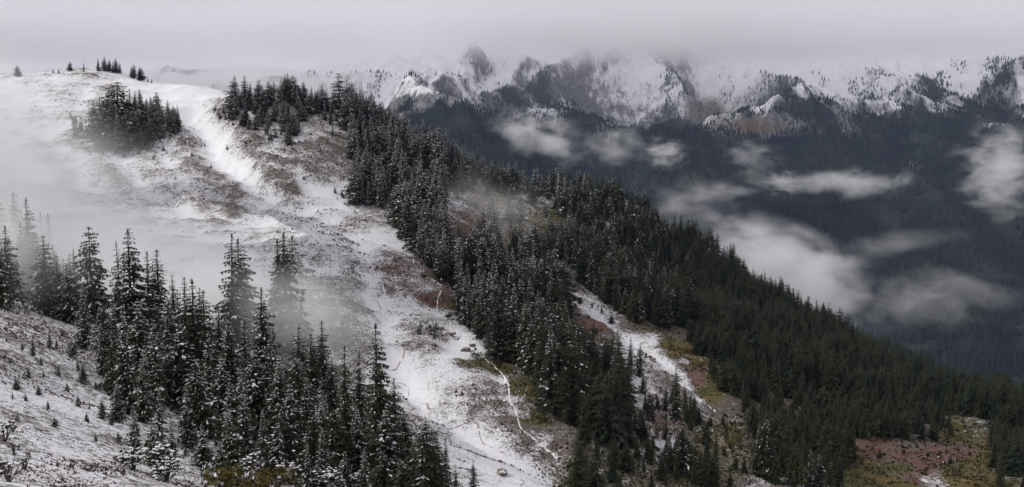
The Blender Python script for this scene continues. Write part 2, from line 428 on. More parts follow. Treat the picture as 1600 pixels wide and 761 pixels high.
fpts += [(-5000, 6500, 0), (-3500, 6500, 100), (-2000, 7000, 250), (0, 7200, 300), (2000, 7200, 350), (6000, 6300, 340), (6000, 4500, -300), (6000, 3300, -680), (-4800, 4500, -500), (-3000, 4500, -500)]
fpts = np.array(fpts)
class RGrid(Grid):
    """rectilinear grid, finer where the crags are in view"""
    def __init__(s, xs, ys):
        s.xs, s.ys = xs, ys; s.X, s.Y = np.meshgrid(xs, ys)
    def at(s, x, y, F=None):
        F = s.Z if F is None else F
        ix = np.clip(np.searchsorted(s.xs, x) - 1, 0, len(s.xs) - 2); iy = np.clip(np.searchsorted(s.ys, y) - 1, 0, len(s.ys) - 2)
        fx = (x - s.xs[ix]) / (s.xs[ix + 1] - s.xs[ix]); fy = (y - s.ys[iy]) / (s.ys[iy + 1] - s.ys[iy])
        return (F[iy, ix] * (1 - fx) + F[iy, ix + 1] * fx) * (1 - fy) + (F[iy + 1, ix] * (1 - fx) + F[iy + 1, ix + 1] * fx) * fy
FG = RGrid(np.concatenate([np.arange(-3400, -1000, 60.), np.arange(-1000, 3000, 12.), np.arange(3000, 4201, 60.)]),
           np.concatenate([np.arange(-700, 2800, 100.), np.arange(2800, 4500, 24.), np.arange(4500, 6150, 12.), np.arange(6150, 8800, 30.), np.arange(8800, 10501, 100.)]))
FG.Z = fev = rbf_fit(fpts[:, :2], fpts[:, 2], 70.0)(FG.X, FG.Y)
hi = sstep(-500, -60, FG.Z)
near_spur = sstep(4850, 4500, FG.Y) * sstep(-300, -500, FG.X - 200)
wx = FG.X + (fbm(FG.X / 420, FG.Y / 420, 3, 51) - .5) * 260
wy = FG.Y + (fbm(FG.X / 420, FG.Y / 420, 3, 52) - .5) * 260
rid = fbm((wx + .35 * wy) / 480, (wy - .35 * wx) / 1000, 4, 61, .36, True) - .62          # spurs running down to the valley
gul = fbm(wx / 95, wy / 330, 4, 71, .55, True) - .6            # chutes between them
crag = fbm(FG.X / 34 + rid * 3, FG.Y / 60, 4, 83, .6, True) - .6
FG.Z += rid * 360 * (.75 + .25 * hi) * (.35 + .65 * sstep(-1300, -300, FG.X)) + gul * 50 * (.30 + .70 * hi) + crag * 15 * (.12 + .88 * hi)
fzy, fzx = np.gradient(FG.Z, FG.ys, FG.xs)
steep = np.hypot(fzx, fzy)
fy, fx = FG.X.shape
fpx, fpy = p2px(np.stack([FG.X.ravel(), FG.Y.ravel(), FG.Z.ravel()], -1))
snowline = 40 + (fbm(FG.X / 400, FG.Y / 400, 3, 91) - .5) * 120
face = np.clip(box_blur(fzx, 3) * .9, -.8, .8)          # form shading put into the cover: snow on left-hand faces, bare rock on right
f_snow = .52 + .55 * np.clip((FG.Z - snowline) / 150, -1.2, 1) - .35 * (steep - .75) + .5 * face - .15 * crag - .7 * gul
f_snow -= .5 * near_spur
f_snow += .12 * sstep(6300, 6800, FG.Y)
bowl = np.exp(-(((fpx - 1185) / 75) ** 2 + ((fpy - 198) / 15) ** 2)).reshape(FG.X.shape) * 1.0
bowl += np.exp(-(((fpx - 1105) / 45) ** 2 + ((fpy - 170) / 20) ** 2)).reshape(FG.X.shape) * .8
knob = np.exp(-(((fpx - 658) / 22) ** 2 + ((fpy - 141) / 5) ** 2)).reshape(FG.X.shape) * (FG.Y < 4900)
clump = fbm(FG.X / 110, FG.Y / 190, 4, 95)
f_forest = 1 - sstep(-120, 250, FG.Z - snowline + 60 - gul * 200 - rid * 260 + (clump - .5) * 520 - near_spur * 60)
f_forest = np.clip(f_forest - bowl * .9 - knob - sstep(.25, .45, near_spur * (fbm(FG.X / 160, FG.Y / 160, 3, 97) - .25)) * .8, 0, 1)
fcov = np.stack([np.clip(f_snow + knob * .9, 0, 1).ravel(), np.clip(bowl + near_spur.ravel().reshape(bowl.shape) * 0, 0, 1).ravel(), f_forest.ravel()], -1)
fid = np.arange(fx * fy).reshape(fy, fx)
fq = np.stack([fid[:-1, :-1].ravel(), fid[:-1, 1:].ravel(), fid[1:, 1:].ravel(), fid[1:, :-1].ravel()], -1)

def range_material():
    t = NT('mountain_flank')
    pos = t.n('NewGeometry').outputs['Position']
    at = t.n('VertexColor', layer_name='cover')
    sep = t.n('SeparateColor', {0: at.outputs[0]})
    mp = t.n('Mapping', {'Scale': (1.0, 0.35, 0.3)}); t.t.links.new(pos, mp.inputs[0])
    n1 = t.noise(mp.outputs[0], 0.045, 6, 0.7, 0.3)
    n2 = t.noise(pos, 0.004, 4, 0.6, 0.6)
    n3 = t.noise(pos, 0.06, 4, 0.68)
    e = t.math('ADD', sep.outputs[0], t.math('MULTIPLY', t.math('SUBTRACT', n1, .5), 1.9))
    e = t.math('ADD', e, t.math('MULTIPLY', t.math('SUBTRACT', t.noise(mp.outputs[0], .14, 4, .7), .5), 1.0))
    sm = t.step(e, .22, .92)
    n4 = t.noise(mp.outputs[0], .11, 5, .72)
    rock = t.mix(t.math('MULTIPLY_ADD', t.math('SUBTRACT', n4, .5), 2.6, .42, clamp=True), (0.050, 0.051, 0.056), (0.30, 0.29, 0.285))
    c = t.mix(sm, rock, (0.78, 0.79, 0.82))
    gold = t.mix(n1, (0.06, 0.047, 0.035), (0.17, 0.13, 0.092))
    c = t.mix(t.step(t.math('ADD', sep.outputs[1], t.math('MULTIPLY', t.math('SUBTRACT', n1, .5), 2.0)), .30, 1.0), c, gold)
    ff = t.step(t.math('ADD', sep.outputs[2], t.math('MULTIPLY', t.math('SUBTRACT', n1, .5), 1.3)), .38, .92)
    wood = t.mix(t.math('MULTIPLY_ADD', t.math('SUBTRACT', n2, .5), 3.0, .5, clamp=True), (0.009, 0.013, 0.014), (0.032, 0.039, 0.028))
    c = t.mix(ff, c, wood)
    t.surf(c, .95, n3, 10.0, .8, 0.05)
    return t.m

me = np_mesh('mountain_range', np.stack([FG.X.ravel(), FG.Y.ravel(), FG.Z.ravel()], -1), fq, (range_material(),), smooth=True)
color_attr(me, 'cover', fcov)
link('mountain_range_terrain', me, kind='structure')
print('range quads', len(fq))

# ------------------------------------------------------------------ conifers
def needle_material():
    t = NT('fir_needles')
    pos = t.n('NewGeometry').outputs['Position']
    oi = t.n('ObjectInfo').outputs['Random']
    n = t.noise(pos, 1.3, 3, .6)
    a = t.mix(n, (0.007, 0.012, 0.007), (0.024, 0.034, 0.015))
    b = t.mix(n, (0.014, 0.020, 0.008), (0.048, 0.056, 0.017))
    t.surf(t.mix(oi, a, b), .75, spec=.25)
    return t.m
def bark_material():
    t = NT('fir_bark')
    pos = t.n('NewGeometry').outputs['Position']
    mp = t.n('Mapping', {'Scale': (9, 9, 1.5)}); t.t.links.new(pos, mp.inputs[0])
    n = t.noise(mp.outputs[0], 1.0, 4, .6)
    t.surf(t.mix(n, (0.030, 0.025, 0.021), (0.13, 0.115, 0.10)), .9, n, .05, .8, .1)
    return t.m
def tree_snow_material():
    t = NT('branch_snow')
    pos = t.n('NewGeometry').outputs['Position']
    n = t.noise(pos, 3.0, 3, .6)
    t.surf(t.mix(n, (0.70, 0.71, 0.74), (0.86, 0.86, 0.88)), .85, n, .1, .4, .2)
    return t.m
M_needle, M_bark, M_tsnow = needle_material(), bark_material(), tree_snow_material()

H0 = 15.0                    # height every model is drawn at; copies are scaled
def conifer(seed, wide=0.17, levels=34, per=6, bare=0.07, power=0.85, snow=0.5, detail=3, gaps=0.1, lean=0.0):
    """returns (trunk, crown, snow) as (verts, faces)"""
    r = random.Random(seed)
    tv, tf = [], []
    rings, seg = 9, 7
    for i in range(rings):
        t = i / (rings - 1); rad = (0.016 * (1 - t) + 0.0016) * H0 * (1.35 if i == 0 else 1)
        for k in range(seg):
            a = 2 * math.pi * k / seg
            tv.append((math.cos(a) * rad + lean * t * t, math.sin(a) * rad, t * H0 * 0.985 - (0.5 if i == 0 else 0)))
    for i in range(rings - 1):
        for k in range(seg):
            a = i * seg + k; b = i * seg + (k + 1) % seg
            tf += [(a, b, b + seg), (a, b + seg, a + seg)]
    cvv, cf, sv, sf = [], [], [], []
    def tri(V, F, a, b, c):
        n = len(V); V += [a, b, c]; F.append((n, n + 1, n + 2))
    wob = [r.uniform(.62, 1.35) for _ in range(9)]
    for L in range(levels):
        t = bare + (0.985 - bare) * (L + r.uniform(-.35, .35)) / (levels - 1)
        t = min(max(t, bare * .8), 0.99)
        prof = (1 - t) ** power * (0.86 + 0.14 * math.sin(L * 2.1 + seed))
        if t < bare + .12: prof *= .7 + .3 * (t - bare) / .12
        npb = per if t < .8 else max(4, per - 2)
        a0 = r.uniform(0, 6.28)
        for b in range(npb):
            if r.random() < gaps: continue
            az = a0 + 6.283 * (b + r.uniform(-.3, .3)) / npb
            ln = H0 * wide * (prof + .075) * r.uniform(.7, 1.15) * wob[int(az / 6.283 * 8.99) % 9]
            droop = r.uniform(.12, .55) + .28 * (1 - t)
            ca, sa = math.cos(az), math.sin(az)
            bx, bz = lean * t * t, t * H0
            def P(s, w, dz=0.0):      # along, sideways, lift
                rr = s * ln
                z = bz + (0.10 * s - droop * s * s + .14 * s * s * s) * ln + dz
                return (bx + ca * rr - sa * w, sa * rr + ca * w, z)
            wd = ln * r.uniform(.26, .36) + .10
            nd = detail if ln > .7 else max(2, detail - 1)
            # spine
            for k in range(2):
                s0, s1 = .05 + k * .45, .05 + (k + 1) * .45
                w0, w1 = wd * .22, wd * (.26 if k == 0 else .10)
                tri(cvv, cf, P(s0, -w0), P(s0, w0), P(s1, w1)); tri(cvv, cf, P(s0, -w0), P(s1, w1), P(s1, -w1))
            # side sprays, hanging a little, plus a tip
            for k in range(nd):
                s = .22 + .62 * k / max(1, nd - 1) + r.uniform(-.06, .06)
                for sg in (-1, 1):
                    w = wd * (1.15 - .55 * s) * r.uniform(.8, 1.25)
                    hang = -w * r.uniform(.25, .8)
                    tri(cvv, cf, P(s - .16, 0, .02), P(s + .13, sg * w * .12, .0), P(s + .16 + r.uniform(-.05, .1), sg * w, hang))
                    if r.random() < .6:
                        tri(cvv, cf, P(s - .1, sg * w * .3, .01), P(s + .1, sg * w * .3, .0), P(s + .04, sg * w * .5, -w * r.uniform(.7, 1.3)))
            tri(cvv, cf, P(.84, -wd * .2), P(.84, wd * .2), P(1.12, 0, -.02 * ln))
            # snow: narrow fingers lying along the branch and its sprays, thickest where the wind has packed it
            loc = snow * (0.35 + 1.3 * (.5 + .5 * math.sin(az * 1.0 + seed) * math.cos(L * .9 + seed * 1.7)))
            def finger(a, b, w, th):
                ax, bx_ = Vector(a), Vector(b); d = bx_ - ax; side = Vector((-d.y, d.x, 0))
                if side.length < 1e-5: return
                side = side.normalized() * w; m_ = ax.lerp(bx_, r.uniform(.4, .7)); n = len(sv)
                sv.extend([tuple(ax), tuple(m_ + side * r.uniform(.7, 1.2)), tuple(bx_), tuple(m_ - side * r.uniform(.7, 1.2)), tuple(m_ + Vector((0, 0, th)))])
                sf.extend([(n, n + 4, n + 3), (n, n + 1, n + 4), (n + 1, n + 2, n + 4), (n + 2, n + 3, n + 4)])
            if r.random() < loc:
                s0 = r.uniform(.25, .55); s1 = min(1.05, s0 + r.uniform(.25, .5))
                finger(P(s0, r.uniform(-.1, .1) * wd, .05), P(s1, r.uniform(-.15, .15) * wd, .04), wd * r.uniform(.14, .30), .05 + .05 * r.random())
            if r.random() < loc * .45:
                s0 = r.uniform(.2, .5); s1 = s0 + r.uniform(.3, .5); o_ = r.uniform(-.3, .3) * wd
                finger(P(s0, o_, .06), P(s1, o_ * r.uniform(-.5, 1.5), .03), wd * r.uniform(.20, .40), .07 + .05 * r.random())
            for sg in (-1, 1):
                if r.random() < loc * .75:
                    s = r.uniform(.25, .7); w = wd * r.uniform(.6, 1.0)
                    finger(P(s, sg * w * .15, .05), P(s + r.uniform(.12, .3), sg * w, -w * .22 + .03), wd * r.uniform(.10, .2), .05)
    # leader
    top = H0
    for k in range(5):
        a = k * 1.257; tri(cvv, cf, (lean + math.cos(a) * .12, math.sin(a) * .12, top * .955), (lean + math.cos(a + 1.3) * .12, math.sin(a + 1.3) * .12, top * .955), (lean, 0, top))
    if not sf:
        tri(sv, sf, (lean, .05, top * .96), (lean + .05, -.05, top * .96), (lean, 0, top * .985))
    return (tv, tf), (cvv, cf), (sv, sf)

SHAPES = [dict(wide=.145, levels=40, per=6, power=.80), dict(wide=.175, levels=38, per=7, power=.85), dict(wide=.12, levels=42, per=6, power=.72, gaps=.15),
          dict(wide=.225, levels=34, per=7, power=.62, gaps=.2), dict(wide=.16, levels=36, per=6, power=.95, lean=.25, gaps=.2), dict(wide=.135, levels=40, per=6, power=.65, gaps=.12),
          dict(wide=.19, levels=30, per=6, power=.5, gaps=.32, lean=-.5), dict(wide=.15, levels=36, per=7, power=1.1, gaps=.1, lean=.4), dict(wide=.07, levels=18, per=3, power=.5, gaps=.5, bare=.3)]
SNOWS = [.58, .22, .0]
VAR = {}
for si, sh in enumerate(SHAPES):
    for ni, sn in enumerate(SNOWS):
        T, C, S = conifer(100 + si, snow=sn, detail=3, **sh)
        VAR[si, ni] = [np_mesh(nm, np.array(v), np.array(f), (m,), smooth=(nm == 'trunk')) for nm, (v, f), m in (('trunk', T, M_bark), ('crown', C, M_needle), ('snow', S, M_tsnow))]

TREES = []   # dict(x,y,z,h,shape,snow,rot,grove, keep)
def put_tree(P, h, shape=None, snow=None, grove='', keep=False, wide=1.0):
    TREES.append(dict(p=P, h=h, shape=random.choices(range(9), (4, 4, 3, 4, 3, 3, 3, 3, .35))[0] if shape is None else shape, snow=1 if snow is None else snow, rot=random.uniform(0, 6.28), grove=grove, keep=keep, w=wide * random.uniform(.75, 1.3)))
def tree_px(x, ytop, ybase, shape=None, snow=0, grove='foreground', wide=1.0, Y=None):
    """a tree whose foot is the ground seen at (x, ybase) and whose tip reaches ytop"""
    P = ray_hit(x, ybase) if Y is None else None
    if Y is not None:
        q = px2p(x, ytop, Y); P = np.array([q[0], Y, float(ter(q[0], Y))])
    top = px2p(x, ytop, P[1])
    P = np.array([P[0], P[1], float(ter(P[0], P[1])) - .1])
    put_tree(P, float(top[2] - P[2]), shape, snow, grove, True, wide)

# the tall trees on the brow in front of the basin, one by one (px x, tip y, foot y)
FRONT = [(3,290,425,2,1),(27,300,430,5,1),(48,308,462,0,0),(68,330,440,2,1),(80,333,445,2,1),(38,345,470,1,0),(14,352,475,0,0),(56,368,478,3,0),(73,366,492,5,0),(2,372,480,1,0),(92,398,500,5,0),(108,412,505,3,0),
 (145,352,505,3,0),(133,447,545,2,0),(118,388,470,2,1),(207,355,545,1,0),(190,376,520,4,0),(180,460,560,0,0),(235,392,540,0,0),(250,388,530,5,0),(272,428,520,2,1),(292,432,560,2,0),(307,434,643,0,1),(322,452,600,5,0),(160,505,585,1,0),(196,485,600,3,0),(222,470,620,1,0),(245,500,640,0,0),(268,470,600,5,0),(285,505,640,3,0),
 (365,363,535,4,0),(376,371,532,1,0),(447,360,545,1,0),(460,366,540,1,0),(437,372,545,0,0),(345,476,600,2,0),(360,500,640,5,0),(385,480,620,2,0),(412,448,600,0,0),(400,545,680,3,0),(425,520,650,0,0),(440,560,690,1,0),(330,520,670,5,0),(350,560,690,1,0),
 (470,508,655,5,0),(488,520,640,0,1),(505,500,620,2,1),(480,590,700,0,0),(520,560,660,5,1),(455,600,720,3,0),(541,538,708,2,1),(563,550,700,2,1),(590,503,735,0,1),(577,590,730,1,1),(617,590,725,5,1),(603,640,748,3,0),(560,640,745,1,0),(530,640,735,0,0),(632,640,735,1,1),(645,690,755,4,0),(667,658,790,3,1),(682,672,780,1,1),(697,688,770,5,1),(712,725,790,4,1),(740,717,772,4,1),(480,690,770,4,0),(505,668,760,5,0),(380,610,715,4,0),(412,640,730,1,0),(310,560,680,3,0),(295,600,700,4,0),(360,640,735,1,0),(436,660,745,3,0),(250,600,690,4,0),(225,560,660,1,0),(210,630,700,4,0),(185,600,660,1,0),(270,650,720,4,0),(240,660,728,3,0),(320,660,730,4,0),(345,690,752,3,0),(570,700,775,4,0),(600,705,790,3,1),(625,715,785,1,1),(540,705,775,3,0)]
for (x, yt, yb, sh, sn) in FRONT:
    tree_px(x, yt, min(yb, 800), sh, sn, 'front', wide=1.4)
# hill top
for (x, yt, yb, sh) in [(27,102,119,3),(83,107,115,2),(92,106,115,2),(110,96,111,3),(131,97,112,2),(154,90,111,0),(164,88,111,1),(172,92,111,0),(181,91,112,1),(187,97,113,4),(170,96,112,3),(176,96,112,2),(206,103,121,5),(210,98,122,0),(218,104,124,1),(221,106,125,3),(231,120,128,2),(237,122,130,2)]:
    tree_px(x, yt, yb, sh, 1, 'summit', wide=1.7)
# knob
for (x, yt, yb, sh) in [(368,118,168,1),(383,118,168,0),(392,128,165,2),(406,124,170,1),(420,126,165,3),(440,121,160,0),(450,114,158,1),(458,117,160,3),(462,125,165,1),(475,130,165,5),(487,133,165,2),(497,138,170,0),(503,133,172,1),(510,140,175,5),(520,148,178,2)]:
    tree_px(x, yt, yb, sh, 0, 'knob', wide=1.8)
for (x, yt, yb, sh) in [(148,158,215,1),(158,150,218,0),(172,140,212,1),(186,127,208,3),(178,150,225,1),(165,170,230,3),(195,145,205,0),(204,138,195,2),(213,142,196,5),(222,150,200,1),(230,155,200,2),(240,160,205,1),(250,168,205,0),(262,175,206,2),(272,182,208,1),(200,170,228,3),(215,175,225,1),(185,180,235,1),(155,190,235,0),(235,185,222,5),(118,180,215,4)]:
    tree_px(x, yt, yb, sh, 0, 'hill', wide=1.9)
# single trees on the right
for (x, yt, yb, sh, sn) in [(1055,570,655,0,1),(1078,612,668,5,2),(1195,655,745,3,1),(1185,660,740,1,1),(1118,665,755,0,2),(1065,660,740,3,1),(1085,665,742,1,1),(1045,668,735,5,1),(1135,650,690,0,2),(1020,615,660,2,1),(1265,700,765,1,1),(1280,710,770,3,1),(965,512,582,1,0),(985,525,588,2,1),(1000,535,590,5,1),(955,520,575,5,0),(900,520,600,0,0),(935,530,610,0,1),(1495,708,722,0,2),(1505,590,640,2,2),(1523,575,632,0,2),(1530,578,632,1,2),(1537,590,636,3,2),(1480,596,632,2,2),(1553,596,640,1,2),(1578,595,650,2,2),(1450,595,640,1,2)]:
    tree_px(x, yt, yb, sh, sn, 'right')

FOREST = [ # polygon of ground in photograph pixels, spacing m, height range, grove, snow
 ([(525,165),(600,186),(650,220),(720,250),(800,284),(870,298),(950,312),(1050,366),(1110,402),(1200,470),(1300,528),(1400,568),(1500,608),(1600,635),(1600,665),(1480,645),(1340,640),(1240,610),(1150,570),(1060,515),(1000,508),(960,485),(900,440),(880,410),(780,372),(690,312),(640,316),(620,326),(552,323),(545,215)], 4.5, (8, 22), 'ridge'),
 ([(610,322),(690,322),(722,378),(780,385),(860,425),(885,490),(905,560),(950,600),(985,645),(965,690),(900,702),(855,645),(832,590),(760,560),(742,522),(702,492),(692,442),(640,392),(620,358)], 4.5, (9, 23), 'strip'),
 ([(1075,530),(1150,566),(1240,605),(1350,640),(1480,645),(1490,690),(1340,690),(1310,761),(1200,761),(1170,660),(1120,600)], 4.6, (5, 14), 'right'),
 ([(1000,610),(1100,650),(1180,761),(890,775),(905,720),(965,700)], 5.5, (3, 9), 'lower'),
 ([(1560,650),(1600,660),(1640,761),(1560,761),(1545,700)], 4.5, (8, 14), 'right'),
 ([(345,178),(380,165),(450,150),(525,172),(490,180),(468,198),(465,228),(430,225),(395,205),(365,190)], 5.0, (6, 13), 'knob'),
 ([(330,170),(360,172),(375,195),(345,190)], 3.5, (2.5, 5), 'knob'),
 ([(495,180),(530,190),(545,230),(520,220)], 6.5, (6, 11), 'knob'),
 ([(142,200),(155,237),(215,240),(285,205),(275,190),(230,165),(180,172),(150,185)], 4.6, (6, 12), 'hill'),
 ([(150,225),(205,228),(220,245),(165,248)], 3.5, (3, 5), 'hill'),
 ([(105,180),(125,190),(130,212),(112,208)], 4.0, (3, 6), 'hill'),
 ([(150,520),(230,510),(330,540),(480,560),(505,610),(535,720),(535,790),(480,790),(440,735),(320,690),(240,690),(190,640),(150,580)], 7.2, (3, 11), 'front'),
 ([(0,440),(60,440),(120,480),(150,520),(120,520),(60,470),(0,470)], 5.0, (6, 14), 'front'),
 ([(490,430),(540,450),(520,500),(490,480)], 4.5, (1.5, 4), 'basin'),
 ([(645,505),(690,505),(690,535),(655,530)], 4.5, (2, 4.5), 'basin'),
 ([(520,300),(550,298),(552,310),(525,312)], 3.0, (2, 4), 'basin'),
]
CLEAR = [[(698,292),(768,312),(768,395),(722,400)], [(765,303),(872,312),(888,375),(845,392),(795,380),(770,350)], [(925,342),(960,350),(975,374),(928,366)], [(880,455),(1000,520),(1060,575),(1135,640),(1110,650),(1040,610),(960,560),(890,545)], [(690,335),(725,345),(722,390),(700,370)]]
for poly, sp, (h0, h1), grove in FOREST:
    pp = np.array(poly, float)
    lo = np.array([1e9, 1e9]); up = -lo
    # bounding box of the ground this polygon covers
    m = in_poly(vpx, vpy, poly) & (NG.Y.ravel() > 40)
    gx, gy = NG.X.ravel()[m], NG.Y.ravel()[m]
    if not len(gx): continue
    xs = np.arange(gx.min(), gx.max(), sp); ys = np.arange(gy.min(), gy.max(), sp)
    X, Y = np.meshgrid(xs, ys); X = X.ravel() + rng.uniform(-.5, .5, X.size) * sp; Y = Y.ravel() + rng.uniform(-.5, .5, Y.size) * sp
    Z = ter(X, Y); P = np.stack([X, Y, Z], -1)
    px, py = p2px(P)
    ok = in_poly(px, py, poly)
    if grove in ('ridge', 'strip', 'right', 'lower'):
        for c in CLEAR: ok &= ~(in_poly(px, py, c) & (rng.random(len(px)) < .96))
        dn = fbm(X / 22, Y / 22, 3, 5)
        ok &= (dn > (.33 if grove != 'lower' else .40)) | (rng.random(len(px)) < .10) | (seen(P, 1.0) & ~seen(P + np.array([0, 14.0, 0]) , 3.0) & (dn > .2))
    P = P[ok]; px = px[ok]; py = py[ok]
    vis = seen(P, (h0 + h1) * .4)
    for p, x, y in zip(P[vis], px[vis], py[vis]):
        b = vnoise(np.array([p[0] / 14]), np.array([p[1] / 14]), 9)[0]
        h = h0 + (h1 - h0) * (0.45 * random.random() ** 1.3 + .55 * min(1, max(0, b * 1.4 - .2)))
        if random.random() < .22: h *= random.uniform(.35, .7)
        s = (x - 520) / 620 + (y - 350) / 900 + random.uniform(-.3, .3)
        sn = 0 if s < .46 else 1 if s < .82 else 2
        if grove in ('front', 'hill', 'knob', 'basin'): sn = 0 if random.random() < .75 else 1
        put_tree(p - np.array([0, 0, .15]), h, None, sn, grove, wide=1.5 if grove in ('hill', 'knob', 'basin') else 1.45)
# a few more trees on the far lip of the ridge so that the skyline is ragged
print('trees placed', len(TREES))

# how much of each tree shows: paint silhouettes front to back on a coarse picture
W2, H2 = 800, 380
buf = np.zeros((H2, W2), bool)
order = sorted(range(len(TREES)), key=lambda i: TREES[i]['p'][1])
for i in order:
    t = TREES[i]; p = t['p']
    bx, by = p2px(p); tx, ty = p2px(p + np.array([0, 0, t['h']]))
    t['px'], t['top'], t['base'] = float(bx), float(ty), float(by)
    y0, y1 = int(max(0, ty / 2)), int(min(H2 - 1, by / 2)); area = 0
    hw = t['h'] * .15 * t['w'] * FPX / p[1] / 2
    for yy in range(y0, y1 + 1):
        w = hw * min(1, max(.05, (yy - ty / 2) / max(1, (by - ty) / 2)))
        a, b = int(max(0, bx / 2 - w)), int(min(W2, bx / 2 + w + 1))
        if b > a:
            area += (b - a) - int(buf[yy, a:b].sum()); buf[yy, a:b] = True
    t['area'] = area
TREES = [t for t in TREES if t['area'] > 0]
print('trees in sight', len(TREES))

# the 300 trees that show largest stand as things of their own, with trunk, crown and snow; the rest are one mass
for t in TREES: t['rank'] = t['area'] + (1e6 if t['keep'] else 0)
TREES.sort(key=lambda t: -t['rank'])
SOLO, MASS = TREES[:300], TREES[300:]
for t in SOLO:          # finer neighbourhoods, so that each label can single its tree out
    x, b = t['px'], t['base']
    if t['grove'] == 'front': t['grove'] = 'front_a' if x < 130 else 'front_b' if x < 255 else 'front_c' if x < 385 else 'front_d' if x < 520 else 'front_e'
    elif t['grove'] == 'strip': t['grove'] = 'strip_a' if b < 430 else 'strip_b' if b < 560 else 'strip_c'
    elif t['grove'] == 'ridge': t['grove'] = 'ridge_a' if x < 720 else 'ridge_b'
    elif t['grove'] == 'right': t['grove'] = 'right_a' if x < 1030 else 'right_b' if x < 1320 else 'right_c'
WHERE = {
 'front_a': ('fir in the leftmost misty group on the near brow', 'firs at the left end of the near brow'),
 'front_b': ('fir in the near brow stand above the sapling slope', 'firs of the near brow above the saplings'),
 'front_c': ('snow-flecked fir in the thick of the near brow stand', 'firs in the thick of the near brow stand'),
 'front_d': ('fir on the near brow where mist drifts through', 'firs of the near brow in drifting mist'),
 'front_e': ('dark spire fir on the near brow beside snowy meadow', 'spire firs beside the snowy meadow'),
 'summit': ('small dark fir on the snowy hilltop skyline', 'firs on the hilltop skyline'),
 'knob': ('snowy fir on the knoll where the long ridge begins', 'firs on the knoll of the ridge'),
 'hill': ('snowy fir in the isolated grove on the white hill', 'firs of the grove on the white hill'),
 'right_a': ('fir beside the pale gully on the right slope', 'firs beside the pale gully'),
 'right_b': ('fir on the brushy slope below the pale gully', 'firs on the brushy right slope'),
 'right_c': ('dark fir near the red meadow at bottom right', 'firs near the red meadow'),
 'strip_a': ('snow-flecked fir at the top of the meadow-edge grove', 'firs at the top of the meadow-edge grove'),
 'strip_b': ('snow-flecked fir midway down the meadow-edge grove', 'firs midway down the meadow-edge grove'),
 'strip_c': ('dark fir at the foot of the meadow-edge grove', 'firs at the foot of the meadow-edge grove'),
 'ridge_a': ('snow-flecked fir in the upper forest of the ridge', 'firs in the upper ridge forest'),
 'ridge_b': ('dark fir in the lower forest of the ridge', 'firs in the lower ridge forest'),
 'lower': ('young fir on the brushy slope at bottom centre', 'firs on the brushy lower slope'),
 'basin': ('low fir in a thicket on the basin floor', 'firs on the basin floor'),
}
ONES = ['', 'first', 'second', 'third', 'fourth', 'fifth', 'sixth', 'seventh', 'eighth', 'ninth', 'tenth', 'eleventh', 'twelfth', 'thirteenth', 'fourteenth', 'fifteenth', 'sixteenth', 'seventeenth', 'eighteenth', 'nineteenth']
TENS = ['', '', 'twenti', 'thirti', 'forti', 'fifti', 'sixti', 'seventi', 'eighti', 'nineti', 'hundred']
def ordinal(n):
    if n < 20: return ONES[n]
    if n < 100: return TENS[n // 10] + 'eth' if n % 10 == 0 else TENS[n // 10][:-1] + 'y-' + ONES[n % 10]
    if n == 100: return 'hundredth'
    return 'hundred-and-' + ordinal(n - 100)
FIRST = {}
for g, (phrase, group) in WHERE.items():
    members = sorted([t for t in SOLO if t['grove'] == g], key=lambda t: t['px'])
    for k, t in enumerate(members):
        hs = 'tall' if t['h'] > 15 else 'short' if t['h'] < 8 else 'mid-sized'
        e = link('fir_tree', None, None, t['p'])
        e.empty_display_size = 1
        s = t['h'] / H0
        e.scale = (s * t['w'], s * t['w'], s); e.rotation_euler = (0, 0, t['rot'])
        e['label'] = f'{hs} {phrase}, {ordinal(k + 1)} from left'
        e['category'] = 'fir tree'; e['group'] = group
        parts = []
        for nm, md in zip(('trunk', 'crown', 'snow'), VAR[t['shape'], t['snow']]):
            if nm == 'snow' and t['snow'] == 2: continue
            parts.append(link(nm, md, e))
            if nm == 'snow': parts[-1]['kind'] = 'stuff'
        FIRST.setdefault((t['shape'], t['snow']), parts)

# the mass: geometry nodes stand the same trees on points
keys = sorted(FIRST)
def nearest_key(k):
    return k if k in FIRST else min(FIRST, key=lambda q: (abs(q[1] - k[1]) * 10 + abs(q[0] - k[0])))
pts_me = bpy.data.meshes.new('conifer_forest')
n = len(MASS)
pts_me.vertices.add(n)
pts_me.vertices.foreach_set('co', np.array([t['p'] for t in MASS], np.float32).ravel())
a = pts_me.attributes.new('variant', 'INT', 'POINT'); a.data.foreach_set('value', np.array([keys.index(nearest_key((t['shape'], t['snow']))) for t in MASS], np.int32))
a = pts_me.attributes.new('size', 'FLOAT_VECTOR', 'POINT'); a.data.foreach_set('vector', np.array([(t['h'] / H0 * t['w'], t['h'] / H0 * t['w'], t['h'] / H0) for t in MASS], np.float32).ravel())
a = pts_me.attributes.new('turn', 'FLOAT_VECTOR', 'POINT'); a.data.foreach_set('vector', np.array([(random.gauss(0, .045), random.gauss(0, .045), t['rot']) for t in MASS], np.float32).ravel())
forest = link('conifer_forest', pts_me, kind='stuff', label='snow-flecked conifer forest covering the ridge and slopes', category='forest')
ng = bpy.data.node_groups.new('forest_on_points', 'GeometryNodeTree')
ng.interface.new_socket('Geometry', in_out='INPUT', socket_type='NodeSocketGeometry')
ng.interface.new_socket('Geometry', in_out='OUTPUT', socket_type='NodeSocketGeometry')
gi = ng.nodes.new('NodeGroupInput'); go = ng.nodes.new('NodeGroupOutput')
iop = ng.nodes.new('GeometryNodeInstanceOnPoints')
prev = None
gs = []
